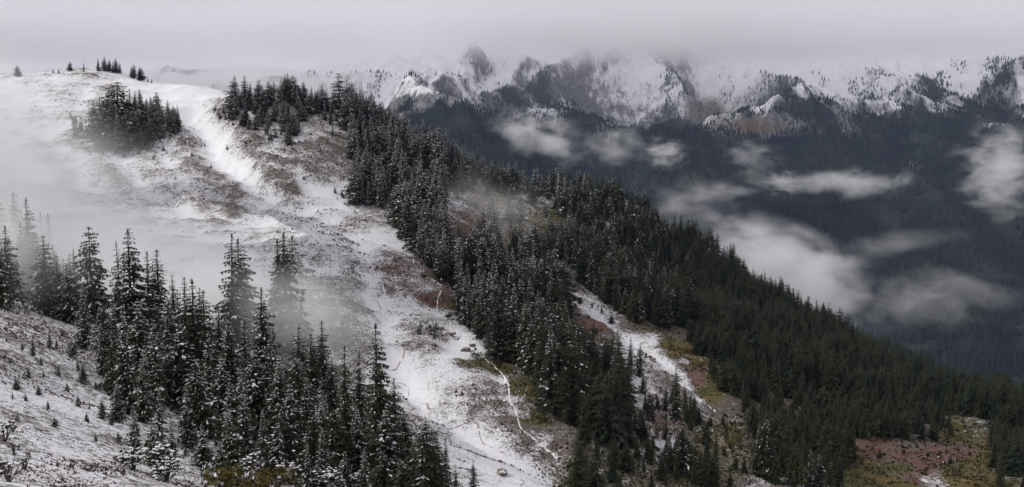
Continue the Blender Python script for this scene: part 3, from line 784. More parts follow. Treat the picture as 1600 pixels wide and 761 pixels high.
for k in keys:
    j = ng.nodes.new('GeometryNodeJoinGeometry')
    for po in FIRST[k]:
        oi = ng.nodes.new('GeometryNodeObjectInfo'); oi.transform_space = 'ORIGINAL'
        oi.inputs['Object'].default_value = po
        ng.links.new(oi.outputs['Geometry'], j.inputs[0])
    g2 = ng.nodes.new('GeometryNodeGeometryToInstance')
    ng.links.new(j.outputs[0], g2.inputs[0]); gs.append(g2)
jj = ng.nodes.new('GeometryNodeJoinGeometry')
for g2 in reversed(gs): ng.links.new(g2.outputs[0], jj.inputs[0])
def named(nm, dt):
    q = ng.nodes.new('GeometryNodeInputNamedAttribute'); q.data_type = dt; q.inputs['Name'].default_value = nm
    return q.outputs['Attribute']
ng.links.new(gi.outputs[0], iop.inputs['Points'])
ng.links.new(jj.outputs[0], iop.inputs['Instance'])
iop.inputs['Pick Instance'].default_value = True
ng.links.new(named('variant', 'INT'), iop.inputs['Instance Index'])
e2r = ng.nodes.new('FunctionNodeEulerToRotation')
ng.links.new(named('turn', 'FLOAT_VECTOR'), e2r.inputs[0]); ng.links.new(e2r.outputs[0], iop.inputs['Rotation'])
ng.links.new(named('size', 'FLOAT_VECTOR'), iop.inputs['Scale'])
ng.links.new(iop.outputs[0], go.inputs[0])
md = forest.modifiers.new('trees', 'NODES'); md.node_group = ng


# far woods across the valley: one mass of small conifers
def far_woods():
    N = 150000
    X = rng.uniform(-1400, 3000, N); Y = rng.uniform(2850, 6100, N)
    ff = FG.at(X, Y, f_forest)
    px, py = p2px(np.stack([X, Y, FG.at(X, Y)], -1))
    ok = (ff > .18) & (px > 480) & (px < 1680) & (py < 640) & (py > 80)
    X, Y, ff = X[ok], Y[ok], ff[ok]
    keep = rng.random(len(X)) < np.clip((ff - .2) * 1.5, 0.01, 1) * sstep(.2, .45, fbm(X / 90, Y / 90, 2, 33))
    X, Y = X[keep], Y[keep]
    Z = FG.at(X, Y) - 1
    Q = np.stack([X, Y, Z], -1)
    px, py = p2px(Q)
    n = len(X)
    h = rng.uniform(15, 30, n) * np.where(Z > -60, .75, 1); w = h * rng.uniform(.13, .2, n)
    a0 = rng.uniform(0, 6.28, n)
    V = np.zeros((n, 6, 3)); 
    for k in range(5):
        V[:, k, 0] = X + np.cos(a0 + k * 1.2566) * w; V[:, k, 1] = Y + np.sin(a0 + k * 1.2566) * w; V[:, k, 2] = Z + h * .08
    V[:, 5] = np.stack([X, Y, Z + h], -1)
    base = (np.arange(n) * 6)[:, None, None]
    F = np.array([[k, (k + 1) % 5, 5] for k in range(5)])[None] + base
    t = NT('far_conifer')
    isl = t.n('NewGeometry').outputs['Random Per Island']
    n2 = t.noise(t.n('NewGeometry').outputs['Position'], 0.004, 4, .6, .6)
    a = t.mix(isl, (0.009, 0.013, 0.014), (0.028, 0.036, 0.032)); b = t.mix(isl, (0.016, 0.021, 0.016), (0.050, 0.058, 0.036))
    t.surf(t.mix(t.math('MULTIPLY_ADD', t.math('SUBTRACT', n2, .5), 3.0, .4, clamp=True), a, b), .9, spec=.05)
    print('far trees', n)
    return np_mesh('far_woods', V.reshape(-1, 3), F.reshape(-1, 3), (t.m,))
link('far_woods', far_woods(), kind='stuff', label='dark conifer woods on the mountain flank across the valley', category='woods')

# ------------------------------------------------------------------ low plants, paths, streams, stones
def plant_material(name, a, b, rough=.85):
    t = NT(name)
    isl = t.n('NewGeometry').outputs['Random Per Island']
    t.surf(t.mix(isl, a, b), rough, spec=.15)
    return t.m
M_heath = plant_material('heather_sprigs', (0.040, 0.026, 0.022), (0.15, 0.085, 0.070))
M_brush = plant_material('brush_leaves', (0.018, 0.022, 0.012), (0.070, 0.064, 0.030))
M_rust = plant_material('rusty_leaves', (0.045, 0.018, 0.012), (0.17, 0.070, 0.040))
M_gold = plant_material('golden_leaves', (0.050, 0.046, 0.012), (0.155, 0.115, 0.034))

covR, covG, covB = [cov[:, i].reshape(NG.X.shape) for i in range(3)]
def scatter(npts, dens_fn, ymin, ymax):
    """random ground points in sight, thinned by dens_fn(X, Y, snow, red, gold, px, py) in 0..1"""
    out = []
    X = rng.uniform(-420, 460, npts); Y = np.exp(rng.uniform(math.log(ymin), math.log(ymax), npts))
    half = Y * .5 + 12
    X = rng.uniform(-1, 1, npts) * half
    Z = ter(X, Y); P = np.stack([X, Y, Z], -1)
    px, py = p2px(P)
    s, r, g = ter(X, Y, covR), ter(X, Y, covG), ter(X, Y, covB)
    k = (rng.random(npts) < dens_fn(X, Y, s, r, g, px, py)) & (px > -30) & (px < 1630) & (py < 800)
    P = P[k]; s, r, g, px, py = s[k], r[k], g[k], px[k], py[k]
    v = seen(P, .6)
    return P[v], s[v], r[v], g[v], px[v], py[v]

def tuft_mesh(P, size, mats, mi, blades=6):
    """each tuft a fan of short leaning sprigs"""
    n = len(P)
    V = np.zeros((n, blades, 3, 3))
    for b in range(blades):
        a = rng.uniform(0, 6.28, n); ra = rng.uniform(0, .35, n) * size; le = rng.uniform(.15, .75, n)
        cx, cy_ = P[:, 0] + np.cos(a * 1.7) * ra, P[:, 1] + np.sin(a * 1.7) * ra
        w = size * rng.uniform(.22, .5, n); h = size * rng.uniform(.45, 1.0, n)
        V[:, b, 0] = np.stack([cx - np.sin(a) * w, cy_ + np.cos(a) * w, P[:, 2] - .06], -1)
        V[:, b, 1] = np.stack([cx + np.sin(a) * w, cy_ - np.cos(a) * w, P[:, 2] - .06], -1)
        V[:, b, 2] = np.stack([cx + np.cos(a) * h * le, cy_ + np.sin(a) * h * le, P[:, 2] + h * .8], -1)
    F = np.arange(n * blades * 3).reshape(-1, 3)
    return V.reshape(-1, 3), F, np.repeat(mi, blades)

def heath_density(X, Y, s, r, g, px, py):
    patch = fbm(X / 7, Y / 7, 3, 41) + .5 * (fbm(X / 28, Y / 28, 3, 43) - .5)
    return np.clip(sstep(s * .62 + .14, s * .62 + .34, patch), 0, 1) * (1 - sstep(.9, .99, s))
P, s, r, g, px, py = scatter(130000, heath_density, 45, 720)
size = rng.uniform(.16, .42, len(P)) * np.clip(P[:, 1] / 150, .75, 2.6)
mi = np.where(rng.random(len(P)) < np.clip(g * 1.2, 0, .9), 1, 0); mi = np.where((mi == 1) & (rng.random(len(P)) < .35 * g), 2, mi); mi = np.where((r > .6) & (px > 660) & (rng.random(len(P)) < .6), 3, mi)
print('tufts', len(P))
# the near slope: finer, closer-set sprigs
P_, s_, r_, g_, px_, py_ = scatter(130000, lambda X, Y, s, r, g, px, py: heath_density(X * 2.2, Y * 2.2, s, r, g, px, py) * .95 * (px < 760), 24, 190)
print('near sprigs', len(P_))
P = np.concatenate([P, P_]); size = np.concatenate([size, rng.uniform(.09, .22, len(P_)) * np.clip(P_[:, 1] / 110, .8, 1.4)]); mi = np.concatenate([mi, np.zeros(len(P_), int)])
V, F, mi = tuft_mesh(P, size, None, mi, 5)
link('heather', np_mesh('heather', V, F, (M_heath, M_brush, M_gold, M_rust), mi), kind='stuff', label='brown and mauve heather tufts poking through thin snow', category='heather')

# brush: knee-high leafy bushes on the lower slopes and grove edges
def brush_density(X, Y, s, r, g, px, py):
    d = np.zeros(len(X))
    for poly, k in (([(870,690),(985,650),(1080,650),(1180,640),(1330,650),(1330,770),(860,790)], .55), ([(300,690),(640,740),(640,800),(330,790)], .5), ([(1060,520),(1200,560),(1480,640),(1600,650),(1600,770),(1520,770),(1330,690)], .3),
                    ([(1330,690),(1560,690),(1560,775),(1330,775)], .32), ([(690,300),(880,320),(980,350),(960,380),(760,360)], .35), ([(330,170),(520,180),(470,230),(380,225)], .3), ([(140,190),(290,200),(215,250),(140,245)], .3), ([(500,430),(560,450),(540,520),(490,500)], .35),
                    ([(640,500),(700,500),(700,545),(650,540)], .35), ([(700,480),(860,620),(880,700),(845,690),(800,600),(720,530)], .12)):
        d = np.maximum(d, in_poly(px, py, poly) * k)
    return d * sstep(.35, .6, fbm(X / 9, Y / 9, 3, 47))
P, s, r, g, px, py = scatter(60000, brush_density, 80, 720)
size = rng.uniform(.5, 1.25, len(P)) * np.clip(P[:, 1] / 300, .7, 1.5)
print('brush', len(P))
mi = np.where(rng.random(len(P)) < .12 + .3 * g, 1, 0)
snowy = (rng.random(len(P)) < np.clip(1.0 - (px - 300) / 1100, .1, .9))
V, F, mi2 = tuft_mesh(P, size, None, mi, 9)
Ps = P[snowy] + np.array([0, 0, .25]); V2, F2, mi3 = tuft_mesh(Ps, size[snowy] * .75, None, np.full(len(Ps), 2), 3)
link('brush', np_mesh('brush', np.concatenate([V, V2]), np.concatenate([F, F2 + len(V)]), (M_brush, M_gold, M_tsnow), np.concatenate([mi2, mi3])), kind='stuff', label='leafy brush with flecks of snow on the lower slopes', category='brush')

# paths and streams: narrow draped ribbons
def ribbon(name, line, width, mat, lift, label_kind='structure', jitter=.25, wmin=.04):
    P = np.array([ray_hit(x, y) for x, y in line])
    # smooth resample
    Q = []
    for i in range(len(P) - 1):
        p0, p1, p2, p3 = P[max(i - 1, 0)], P[i], P[i + 1], P[min(i + 2, len(P) - 1)]
        n = max(2, int(np.linalg.norm(p2 - p1) / 1.5))
        for k in range(n):
            t = k / n
            Q.append(.5 * ((2 * p1) + (-p0 + p2) * t + (2 * p0 - 5 * p1 + 4 * p2 - p3) * t * t + (-p0 + 3 * p1 - 3 * p2 + p3) * t ** 3))
    Q.append(P[-1]); Q = np.array(Q)
    wob = (fbm(np.arange(len(Q)) / 5.0, np.zeros(len(Q)) + len(line), 3, 3) - .5) * 2.4
    T = np.gradient(Q[:, :2], axis=0); T /= np.linalg.norm(T, axis=1)[:, None] + 1e-9
    Nn = np.stack([-T[:, 1], T[:, 0]], -1)
    Q[:, :2] += Nn * wob[:, None] * jitter * 3
    w = width * np.clip(2.6 * (fbm(np.arange(len(Q)) / 5.0, np.ones(len(Q)) * len(line), 3, 13) - .22), wmin, 2.0)
    rows = []
    prof = [(-1, -.03), (-.7, lift), (0, lift + .05), (.7, lift), (1, -.03)]
    for o, dz in prof:
        xy = Q[:, :2] + Nn * (w * o)[:, None] * .5
        rows.append(np.concatenate([xy, (ter(xy[:, 0], xy[:, 1]) + dz)[:, None]], -1))
    V = np.stack(rows, 1).reshape(-1, 3); n = len(Q); k = len(prof)
    F = [[i * k + j, i * k + j + 1, (i + 1) * k + j + 1, (i + 1) * k + j] for i in range(n - 1) for j in range(k - 1)]
    return link(name, np_mesh(name, V, np.array(F), (mat,), smooth=True), kind=label_kind)
def path_material():
    t = NT('trodden_snow'); pos = t.n('NewGeometry').outputs['Position']
    n = t.noise(pos, 1.6, 4, .6)
    t.surf(t.mix(n, (.62, .61, .61), (.84, .84, .85)), .85, n, .12, .5, .2); return t.m
def stream_material():
    t = NT('peaty_water'); pos = t.n('NewGeometry').outputs['Position']
    n = t.noise(pos, 2.0, 4, .6)
    t.surf(t.mix(n, (.17, .14, .12), (.42, .37, .33)), .5, n, .05, .4, .5); return t.m
M_path, M_stream = path_material(), stream_material()
for ln, w in [([(688,455),(686,472),(684,486),(700,500),(706,515),(722,532),(748,553),(776,578),(790,600),(797,625),(812,655),(832,686),(858,706),(876,716)], 1.5),
              ([(616,372),(630,392),(645,405),(660,432),(690,447)], 1.3), ([(876,716),(868,728)], .8),
              ([(560,378),(572,398),(590,432),(600,462),(606,490)], .7), ([(526,328),(512,340),(520,352),(548,360)], 1.6),
              ([(600,432),(640,437),(668,445)], .9), ([(720,566),(700,580),(684,590)], .7), ([(797,628),(818,622),(824,605)], .7),
              ([(1010,660),(1022,685),(1034,700)], 1.6), ([(1065,598),(1090,622),(1118,645)], 1.8)]:
    ribbon('footpath', ln, w * .55, M_path, .05, jitter=.3, wmin=.42)
for ln, w in [([(640,640),(664,632),(673,640),(676,655),(690,665),(712,671),(738,663),(748,684),(768,700),(800,712)], 1.1),
              ([(556,378),(566,402),(583,440),(594,470),(598,500),(612,530)], .8), ([(612,530),(632,552),(622,572),(606,582),(612,596),(634,604),(640,640)], .8),
              ([(835,700),(846,720),(858,742)], .9)]:
    ribbon('stream', ln, w * .55, M_stream, .02, jitter=.45, wmin=.4)

def stone_material():
    t = NT('grey_stone'); pos = t.n('NewGeometry').outputs['Position']
    n = t.noise(pos, 2.2, 5, .65); n2 = t.noise(pos, .9, 3, .6)
    nz = t.n('SeparateXYZ', {0: t.n('NewGeometry').outputs['Normal']}).outputs[2]
    c = t.mix(n, (.09, .078, .066), (.27, .235, .20))
    t.surf(t.mix(t.step(t.math('ADD', nz, t.math('MULTIPLY', t.math('SUBTRACT', n2, .5), 1.6)), .85, 1.15), c, (.82, .82, .84)), .9, n, .2, .9, .2); return t.m
M_stone = stone_material()
def ico(sub):
    bm = bmesh.new(); bmesh.ops.create_icosphere(bm, subdivisions=sub, radius=1.0)
    v = np.array([q.co[:] for q in bm.verts]); f = np.array([[q.index for q in g.verts] for g in bm.faces]); bm.free()
    return v, f
IV, IF = ico(3)
IV2, IF2 = ico(2)
def boulder(x, y, size, label, seed, flat=.6):
    bm_v = IV2.copy()
    r = np.random.default_rng(seed)
    for _ in range(9):          # knock flat facets off a ball
        d = r.normal(size=3); d /= np.linalg.norm(d); k = bm_v @ d; lim = r.uniform(.55, .85)
        bm_v -= np.maximum(k - lim, 0)[:, None] * d
    bm_v *= np.array([1.15, .9, flat]) * size
    p = ray_hit(x, y); z = float(ter(p[0], p[1]))
    o = link('boulder', np_mesh('boulder', bm_v, IF2, (M_stone,)), loc=(p[0], p[1], z + size * flat * .3), label=label, category='boulder', group='boulders in the basin')
    o.rotation_euler = (0, 0, seed)
for a in [(727,549,1.7,'larger dark boulder in the white patch beside the path',1),(712,531,1.3,'dark boulder just above the larger one by the path',2),(700,522,2.4,'broad flat grey rock at the head of the white patch',3,.3),(738,541,1.1,'small stone right of the white patch near the trees',4),
          (785,742,1.2,'tan boulder alone on the snow at bottom of the basin',5,.45),(547,317,1.9,'boulder at the foot of the big upper grove',6),(688,515,1.2,'small rock left of the broad flat rock',7)]:
    boulder(*a)

# saplings on the near slope and scattered about the hill
SAPS = [(35,548,16),(52,556,22),(78,545,24),(88,546,16),(112,556,26),(45,592,24),(68,590,14),(92,588,22),(25,610,14),(60,618,12),(105,612,16),(40,628,12),(75,640,10),(122,636,14),(135,660,18),(28,660,14),(85,668,12),(150,690,10),(110,560,12),(130,600,22),(150,610,16),(122,580,22),(15,570,12),(10,535,12),(64,572,12),(140,640,14),(160,655,24),(175,665,20),(185,690,14),(205,690,20),(215,705,14),(230,700,22),(290,712,12),(310,728,10),(70,505,10),(98,525,12),(20,625,10),
        (1485,725,14),(1375,715,10),(985,585,16),(1010,600,14),(1028,640,24),(1040,655,20),(1000,660,16),(960,640,14),(975,720,18),(925,735,16),(905,745,14),(1090,690,18),(1130,668,16),(1150,735,18),(1030,740,16),(940,490,10),(925,480,8),(905,475,8),(955,505,12),(320,230,6),(330,262,6),(355,235,7),(300,245,7),(475,280,6),(240,250,8),(255,235,8),(230,235,8),(290,225,8)]
for i, (x, y, hp) in enumerate(sorted(SAPS)):
    p = ray_hit(x, y); h = max(.8, hp * random.uniform(.7, 1.6) * p[1] / FPX)
    e = link('fir_sapling', None, None, (p[0], p[1], float(ter(p[0], p[1])) - .05))
    s_ = h / H0; fat = random.uniform(1.3, 2.3); e.scale = (s_ * fat, s_ * fat, s_); e.rotation_euler = (0, 0, random.uniform(0, 6.28))
    if y > 500 and x < 320: ph, gr = 'small fir sapling on the speckled near slope', 'saplings on the near slope'
    elif x < 500: ph, gr = 'tiny fir sapling on the white hill', 'saplings on the white hill'
    else: ph, gr = 'fir sapling on the brushy slope at right', 'saplings on the right slope'
    e['category'] = 'sapling'; e['group'] = gr; e['_o'] = ph
    k = (i % 6, 0 if x < 500 else 1 if x < 1100 else 2)
    for nm, md in zip(('trunk', 'crown', 'snow'), VAR[k]):
        if nm == 'snow' and k[1] == 2: continue
        c_ = link(nm, md, e)
        if nm == 'snow': c_['kind'] = 'stuff'
for gr in ('saplings on the near slope', 'saplings on the white hill', 'saplings on the right slope'):
    es = sorted([o for o in COL.objects if o.get('group') == gr and o.get('category') == 'sapling'], key=lambda o: p2px(np.array(o.location))[0])
    for k, o in enumerate(es):
        o['label'] = f"{o['_o']}, {ordinal(k + 1)} from left"; del o['_o']

# shrubs: golden-leaved and bare, each a thing with stems and foliage
def shrub_meshes(seed, leaf_mat, leaves=170, snow=0):
    r = random.Random(seed)
    sv, sf, lv, lf, wv, wf = [], [], [], [], [], []
    tips = []
    for k in range(11):
        a = r.uniform(0, 6.28); sp = r.uniform(.15, .8); h = r.uniform(.5, 1.0)
        p0 = Vector((0, 0, -.1)); p1 = Vector((math.cos(a) * sp * .5, math.sin(a) * sp * .5, h * .6)); p2 = Vector((math.cos(a) * sp, math.sin(a) * sp, h))
        for q0, q1, w0, w1 in ((p0, p1, .03, .02), (p1, p2, .02, .008)):
            n = len(sv)
            for q, w in ((q0, w0), (q1, w1)):
                for j in range(3):
                    b = j * 2.094; sv.append((q.x + math.cos(b) * w, q.y + math.sin(b) * w, q.z))
            for j in range(3):
                sf += [(n + j, n + (j + 1) % 3, n + 3 + (j + 1) % 3), (n + j, n + 3 + (j + 1) % 3, n + 3 + j)]
        tips += [(p1, p2)]
    for k in range(leaves):
        p1, p2 = r.choice(tips); c = p1.lerp(p2, r.random() ** .7) + Vector((r.gauss(0, .13), r.gauss(0, .13), r.gauss(0, .09)))
        d = Vector((r.gauss(0, 1), r.gauss(0, 1), r.gauss(0, .6))).normalized(); e = d.cross(Vector((r.gauss(0, 1), r.gauss(0, 1), r.gauss(0, 1)))).normalized()
        L = r.uniform(.07, .15); n = len(lv)
        lv += [tuple(c - d * L), tuple(c + e * L * .5), tuple(c + d * L), tuple(c - e * L * .5)]; lf += [(n, n + 1, n + 2), (n, n + 2, n + 3)]
        if r.random() < snow:
            n = len(wv); q = c + Vector((0, 0, .05)); s = L * r.uniform(.5, .95)
            wv += [tuple(q + Vector((0, 0, s * .4)))] + [(q.x + math.cos(j * 1.571) * s, q.y + math.sin(j * 1.571) * s, q.z) for j in range(4)]
            wf += [(n, n + 1 + j, n + 1 + (j + 1) % 4) for j in range(4)]
    out = [('stem', np_mesh('stem', np.array(sv), np.array(sf), (M_bark,))), ('foliage', np_mesh('foliage', np.array(lv), np.array(lf), (leaf_mat,)))]
    if wf: out.append(('snow', np_mesh('snow', np.array(wv), np.array(wf), (M_tsnow,))))
    return out
GOLDS = [shrub_meshes(i, M_gold) for i in (1, 2, 3)]
GREENS = [shrub_meshes(i, M_brush, 190, .0) for i in (4, 5)]
SNOWYS = [shrub_meshes(i, M_brush, 170, .45) for i in (6, 7, 8)]
BARES = [shrub_meshes(i, M_bark, 40, .3) for i in (9, 10)]
SHRUBS = [ # px x, px y(foot), height m, kind, phrase
 (352,768,1.9,'g','rounded golden shrub at the bottom edge under the snowy firs'),(378,772,1.3,'g','smaller golden shrub right of the rounded one'),(432,766,1.9,'g','golden-green shrub between snowy bushes at the bottom edge'),(412,770,1.2,'g','low yellowish shrub at the foot of the bottom firs'),
 (160,505,1.8,'g','yellow-green bush behind the narrow snowy fir at left'),(165,568,1.9,'g','yellow-green bush among the left firs at mid height'),
 (700,500,2.2,'e','green bush at the grove foot beside the path bend'),(745,562,2.4,'e','bright green bush under the grove edge'),(780,575,2.2,'e','olive bush where the path turns down'),(836,612,2.6,'g','golden bush at the grove edge above the path'),(842,628,2.4,'g','second golden bush at the grove edge lower down'),(850,660,2.2,'e','dark green bush right of the lower path'),(663,438,2.0,'e','green bush under the upper grove corner'),
 (985,695,2.3,'g','yellow bush left of the small snowy gully'),(1008,700,2.0,'g','dull yellow bush beside the small snowy gully'),(1110,700,2.0,'g','olive bush below the lone spire fir'),(1140,700,2.6,'g','orange-gold bush on the right slope'),(1155,692,2.2,'g','second orange-gold bush further right'),(1130,606,2.8,'e','bright green bush at the end of the pale gully'),(1120,598,2.2,'e','smaller green bush just left of the bright one'),(1050,545,2.2,'g','golden bush by the forest edge above the gully'),(1075,552,2.4,'g','golden bush midway along the forest edge'),(1095,575,2.4,'g','golden bush low on the forest edge'),(1100,545,2.6,'g','taller yellow bush under the dark forest'),(940,535,2.2,'g','mustard bush above the mauve patch'),(930,522,2.0,'e','green bush beside the mauve patch'),
 (1340,745,1.8,'g','yellow bush left of the red meadow'),(1365,757,1.6,'g','low yellow bush at the bottom of the red meadow'),(1545,668,2.0,'e','green bush beside the pale rocks at far right'),(1480,690,2.2,'e','dark bush at the top of the red meadow'),(1500,745,1.7,'g','dull gold bush right of the red meadow'),
 (8,690,1.5,'b','dark bare shrub at the left edge'),(22,712,1.1,'b','small bare shrub just right of the edge one'),(14,755,1.6,'b','bare snowy shrub in the bottom left corner'),(40,735,1.0,'b','thin bare shrub beside the corner one'),
 (210,735,1.6,'s','snowy bush at the foot of the left firs'),(245,742,1.9,'s','larger snowy bush below the left firs'),(262,752,1.6,'s','snowy bush lowest under the left firs'),(300,700,1.6,'s','snowy bush on the pink slope edge'),(385,745,1.7,'s','snowy bush above the golden shrubs'),(455,758,1.8,'s','snowy bush right of the golden-green shrub'),(500,768,1.9,'s','snowy bush at bottom under the firs'),(535,772,1.8,'s','snowy bush at bottom further right'),(470,740,1.7,'s','snowy bush behind the bottom bushes'),(560,765,1.6,'s','snowy bush left of the tall spire fir')]
for i, (x, y, h, k, lab) in enumerate(SHRUBS):
    p = ray_hit(x, min(y, 790)); lib = {'g': GOLDS, 'e': GREENS, 's': SNOWYS, 'b': BARES}[k]
    nm = {'g': 'golden_shrub', 'e': 'green_shrub', 's': 'snowy_bush', 'b': 'bare_shrub'}[k]
    e = link(nm, None, None, (p[0], p[1], float(ter(p[0], p[1]))), label=lab, category='shrub', group=nm.replace('_', ' ') + 's')
    e.scale = (h * 1.05, h * 1.05, h); e.rotation_euler = (0, 0, i * 1.3)
    for pn, md in lib[i % len(lib)]:
        c_ = link(pn, md, e)
        if pn != 'stem': c_['kind'] = 'stuff'

# ------------------------------------------------------------------ air: haze and clouds
def haze_box():
    x0, x1, y0, y1, z0, z1 = -3600, 4400, -900, 10700, -1000, 760
    v = [(x, y, z) for z in (z0, z1) for y in (y0, y1) for x in (x0, x1)]
    f = [(0, 2, 3, 1), (4, 5, 7, 6), (0, 1, 5, 4), (2, 6, 7, 3), (0, 4, 6, 2), (1, 3, 7, 5)]
    t = NT('valley_air')
    pv = t.n('VolumePrincipled', {'Color': (0.50, 0.63, 0.96, 1), 'Density': HAZE, 'Anisotropy': 0.0})
    t.t.links.new(pv.outputs[0], t.out.inputs['Volume'])
    link('haze', np_mesh('haze', np.array(v, float), np.array(f), (t.m,)), kind='stuff', label='thin blue haze filling the valley air', category='haze')
HAZE = 0.000022
haze_box()

def cloud(name, cx, cy, Y, rx, ry, depth, dens, label, tilt=0.0, feat=None, seed=0, soft=1.0, group='clouds drifting in the valley', bright=0.98, thr=.0, amp=3.7, edge=.45):
    """a drifting cloud: an uneven closed body of mist, thinning to nothing at its skin. rx, ry in photograph pixels at distance Y"""
    m = Y / FPX
    c = px2p(cx, cy, Y)
    v = IV.copy()
    lump = 1 + .16 * (np.sin(v[:, 0] * 4 + seed) * np.cos(v[:, 2] * 5 + seed * 2) + .6 * np.sin(v[:, 1] * 7 + v[:, 0] * 6 + seed))
    v = v * lump[:, None] * 1.12
    t = NT(name)
    tc = t.n('TexCoord').outputs['Object']
    pos = t.n('NewGeometry').outputs['Position']
    ln = t.n('VectorMath', {0: tc}, operation='LENGTH').outputs['Value']
    fall = t.math('SUBTRACT', 1.0, ln)
    fs = feat or max(rx * m, ry * m) * .36
    mp = t.n('Mapping', {'Scale': (1 / fs, .7 / fs, 1.7 / fs), 'Location': (seed * 3.7, seed * 1.3, seed * 2.1), 'Rotation': (0, tilt, 0)}); t.t.links.new(pos, mp.inputs[0])
    nz = t.noise(mp.outputs[0], 1.0, 8, .6, .3)
    e = t.math('ADD', t.math('MULTIPLY', fall, 1.3 * soft), t.math('MULTIPLY', t.math('SUBTRACT', nz, .54), amp))
    e = t.math('SUBTRACT', e, .25 + thr)
    e = t.math('MULTIPLY', t.math('POWER', t.math('MAXIMUM', e, 0.0), 1.35), t.step(fall, 0.0, edge))
    d = t.math('MULTIPLY', e, dens / (2 * depth * .35))
    pv = t.n('VolumePrincipled', {'Color': (bright, bright, bright, 1), 'Anisotropy': 0.0})
    t.t.links.new(d, pv.inputs['Density']); t.t.links.new(pv.outputs[0], t.out.inputs['Volume'])
    o = link('cloud', np_mesh('cloud', v, IF, (t.m,), smooth=True), loc=tuple(c), kind='stuff', label=label, category='cloud', group=group)
    o.scale = (rx * m, depth, ry * m); o.rotation_euler = (0, tilt, 0)
    return o

G = 'clouds drifting in the valley'
cloud('mist_a', 848, 216, 3700, 125, 52, 170, 1.7, 'pale slanting cloud wisp below the snowy middle peak', .32, seed=1, edge=.7)
cloud('mist_b', 1038, 240, 3900, 54, 38, 120, 1.3, 'small round puff of cloud over the dark middle flank', .1, seed=2, edge=.7)
cloud('mist_c', 965, 228, 3900, 90, 55, 130, .5, 'faint torn wisps left of the small round puff', .1, seed=3, edge=.6)
cloud('mist_d', 1320, 287, 3800, 170, 34, 140, 1.5, 'long flat cloud streak across the dark right flank', -.08, seed=4, edge=.7)
cloud('mist_e', 1226, 286, 3750, 48, 30, 90, 1.2, 'small bright knot at the left end of flat streak', 0, seed=5, edge=.7)
cloud('mist_f', 1572, 265, 3500, 105, 115, 190, 2.0, 'tall cloud billow at the right edge of the valley', .1, seed=6, edge=.7)
cloud('mist_g', 1225, 428, 2500, 245, 125, 240, 6.0, 'large white cloud bank rising behind the forested ridge', .3, seed=7, edge=1.0, amp=2.6)
cloud('mist_h', 1420, 475, 2600, 150, 62, 170, .5, 'thin grey tail of the large cloud bank', .1, seed=8, edge=.6)
cloud('mist_i', 1180, 250, 3900, 80, 50, 110, .45, 'thin slanting wisp under the brown bowl', .5, seed=9, edge=.6)
cloud('mist_j', 1080, 330, 3300, 140, 75, 170, .45, 'faint veil of mist above the ridge forest', .3, seed=10, edge=.6)
cloud('mist_p', 1500, 450, 2900, 160, 50, 150, .3, 'barely visible veil low in the right valley', .1, seed=16, edge=.6)
cloud('mist_t', 1120, 300, 3600, 150, 26, 120, .6, 'thin level streak of cloud above the large bank', -.15, seed=21, edge=.7)
cloud('mist_u', 1400, 380, 3300, 170, 30, 120, .3, 'faint level streak in the dark right valley', -.1, seed=22, edge=.7)
cloud('mist_q', 700, 262, 3200, 110, 50, 150, .4, 'thin haze patch beside the upper ridge treetops', .3, seed=17, edge=.6)

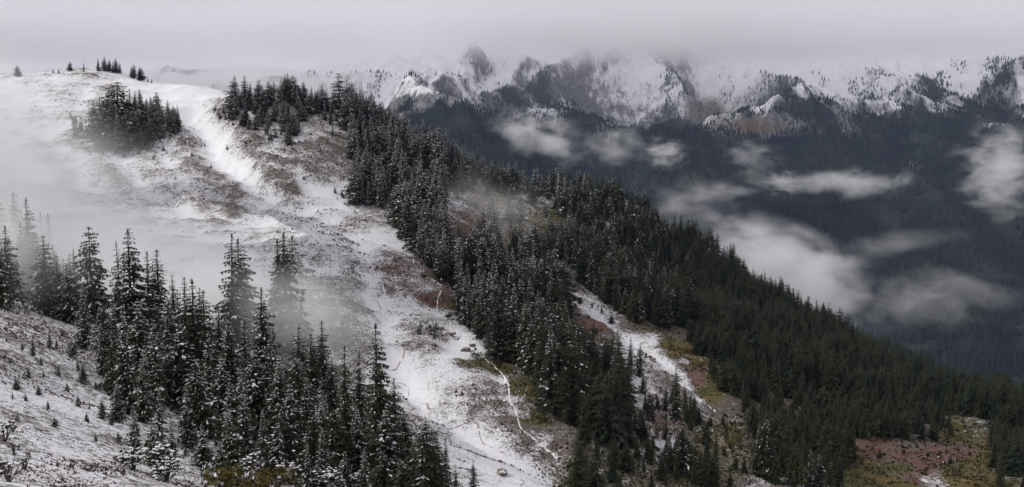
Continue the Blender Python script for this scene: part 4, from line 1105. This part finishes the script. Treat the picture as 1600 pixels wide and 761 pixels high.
# low overcast sheet that swallows the summits
def cloud_deck():
    x0, x1, y0, y1, z0, z1 = -3300, 4100, 4600, 7200, -260, 700
    v = [(x, y, z) for z in (z0, z1) for y in (y0, y1) for x in (x0, x1)]
    f = [(0, 2, 3, 1), (4, 5, 7, 6), (0, 1, 5, 4), (2, 6, 7, 3), (0, 4, 6, 2), (1, 3, 7, 5)]
    t = NT('low_overcast')
    pos = t.n('NewGeometry').outputs['Position']
    sx = t.n('SeparateXYZ', {0: pos})
    mp = t.n('Mapping', {'Scale': (.0013, .0013, .003)}); t.t.links.new(pos, mp.inputs[0])
    nz = t.noise(mp.outputs[0], 1.0, 4, .55, .5)
    zz = t.math('ADD', sx.outputs[2], t.math('MULTIPLY', t.math('SUBTRACT', nz, .5), -190.0))
    e = t.math('ADD', t.math('MULTIPLY', t.math('MULTIPLY', t.step(zz, 215, 330), t.step(zz, 640, 380)), .0026), t.math('MULTIPLY', t.step(zz, -250, 260), .00020))
    d = t.math('MULTIPLY', e, t.step(sx.outputs[1], 4600, 5000))
    pv = t.n('VolumePrincipled', {'Color': (.98, .975, .985, 1), 'Anisotropy': 0.0})
    t.t.links.new(d, pv.inputs['Density']); t.t.links.new(pv.outputs[0], t.out.inputs['Volume'])
    link('cloud_deck', np_mesh('cloud_deck', np.array(v, float), np.array(f), (t.m,)), kind='stuff', label='grey overcast sheet swallowing the mountain summits', category='cloud')
cloud_deck()
# mist near at hand, on the left
N = 'mist patches over the snowy hill'
cloud('mist_k', -110, 200, 400, 330, 230, 90, 6.0, 'bright mist veiling the left edge of the snowy hill', 0, seed=11, feat=90, group=N, bright=.995, amp=1.2, edge=1.0)
cloud('mist_v', -20, 290, 380, 450, 240, 100, 3.4, 'broad soft veil of mist over the white hill', .1, seed=23, feat=90, group=N, bright=.995, amp=1.5, edge=1.0)
cloud('mist_l', 130, 375, 330, 460, 110, 80, 3.0, 'low white mist lying over the basin floor', .05, seed=12, feat=60, group=N, bright=.995, amp=1.8, edge=1.0)
cloud('mist_w', 330, 470, 225, 420, 170, 34, 2.6, 'broad mist veil behind the tall firs on the brow', .15, seed=24, feat=34, group=N, bright=.995, amp=1.7, edge=1.0)
cloud('mist_m', 450, 490, 186, 200, 140, 20, 1.1, 'grey mist drifting through the firs on the brow', .5, seed=13, feat=20, group=N, bright=.995, amp=2.2, edge=1.0)
cloud('mist_n', 400, 135, 4200, 330, 60, 300, 1.5, 'white mist before the faint far peaks at left', .0, seed=14, group=N, edge=.8, amp=2.2)
cloud('mist_o', 0, 390, 176, 240, 150, 34, 2.8, 'pale mist behind the leftmost firs', 0, seed=15, feat=30, group=N, bright=.995, amp=1.6, edge=1.0)
cloud('mist_r', 770, 325, 530, 170, 80, 50, .5, 'faint mist over the brown clearing on the ridge', .3, seed=18, feat=30, group=N, bright=.995, amp=2.0, edge=.9)
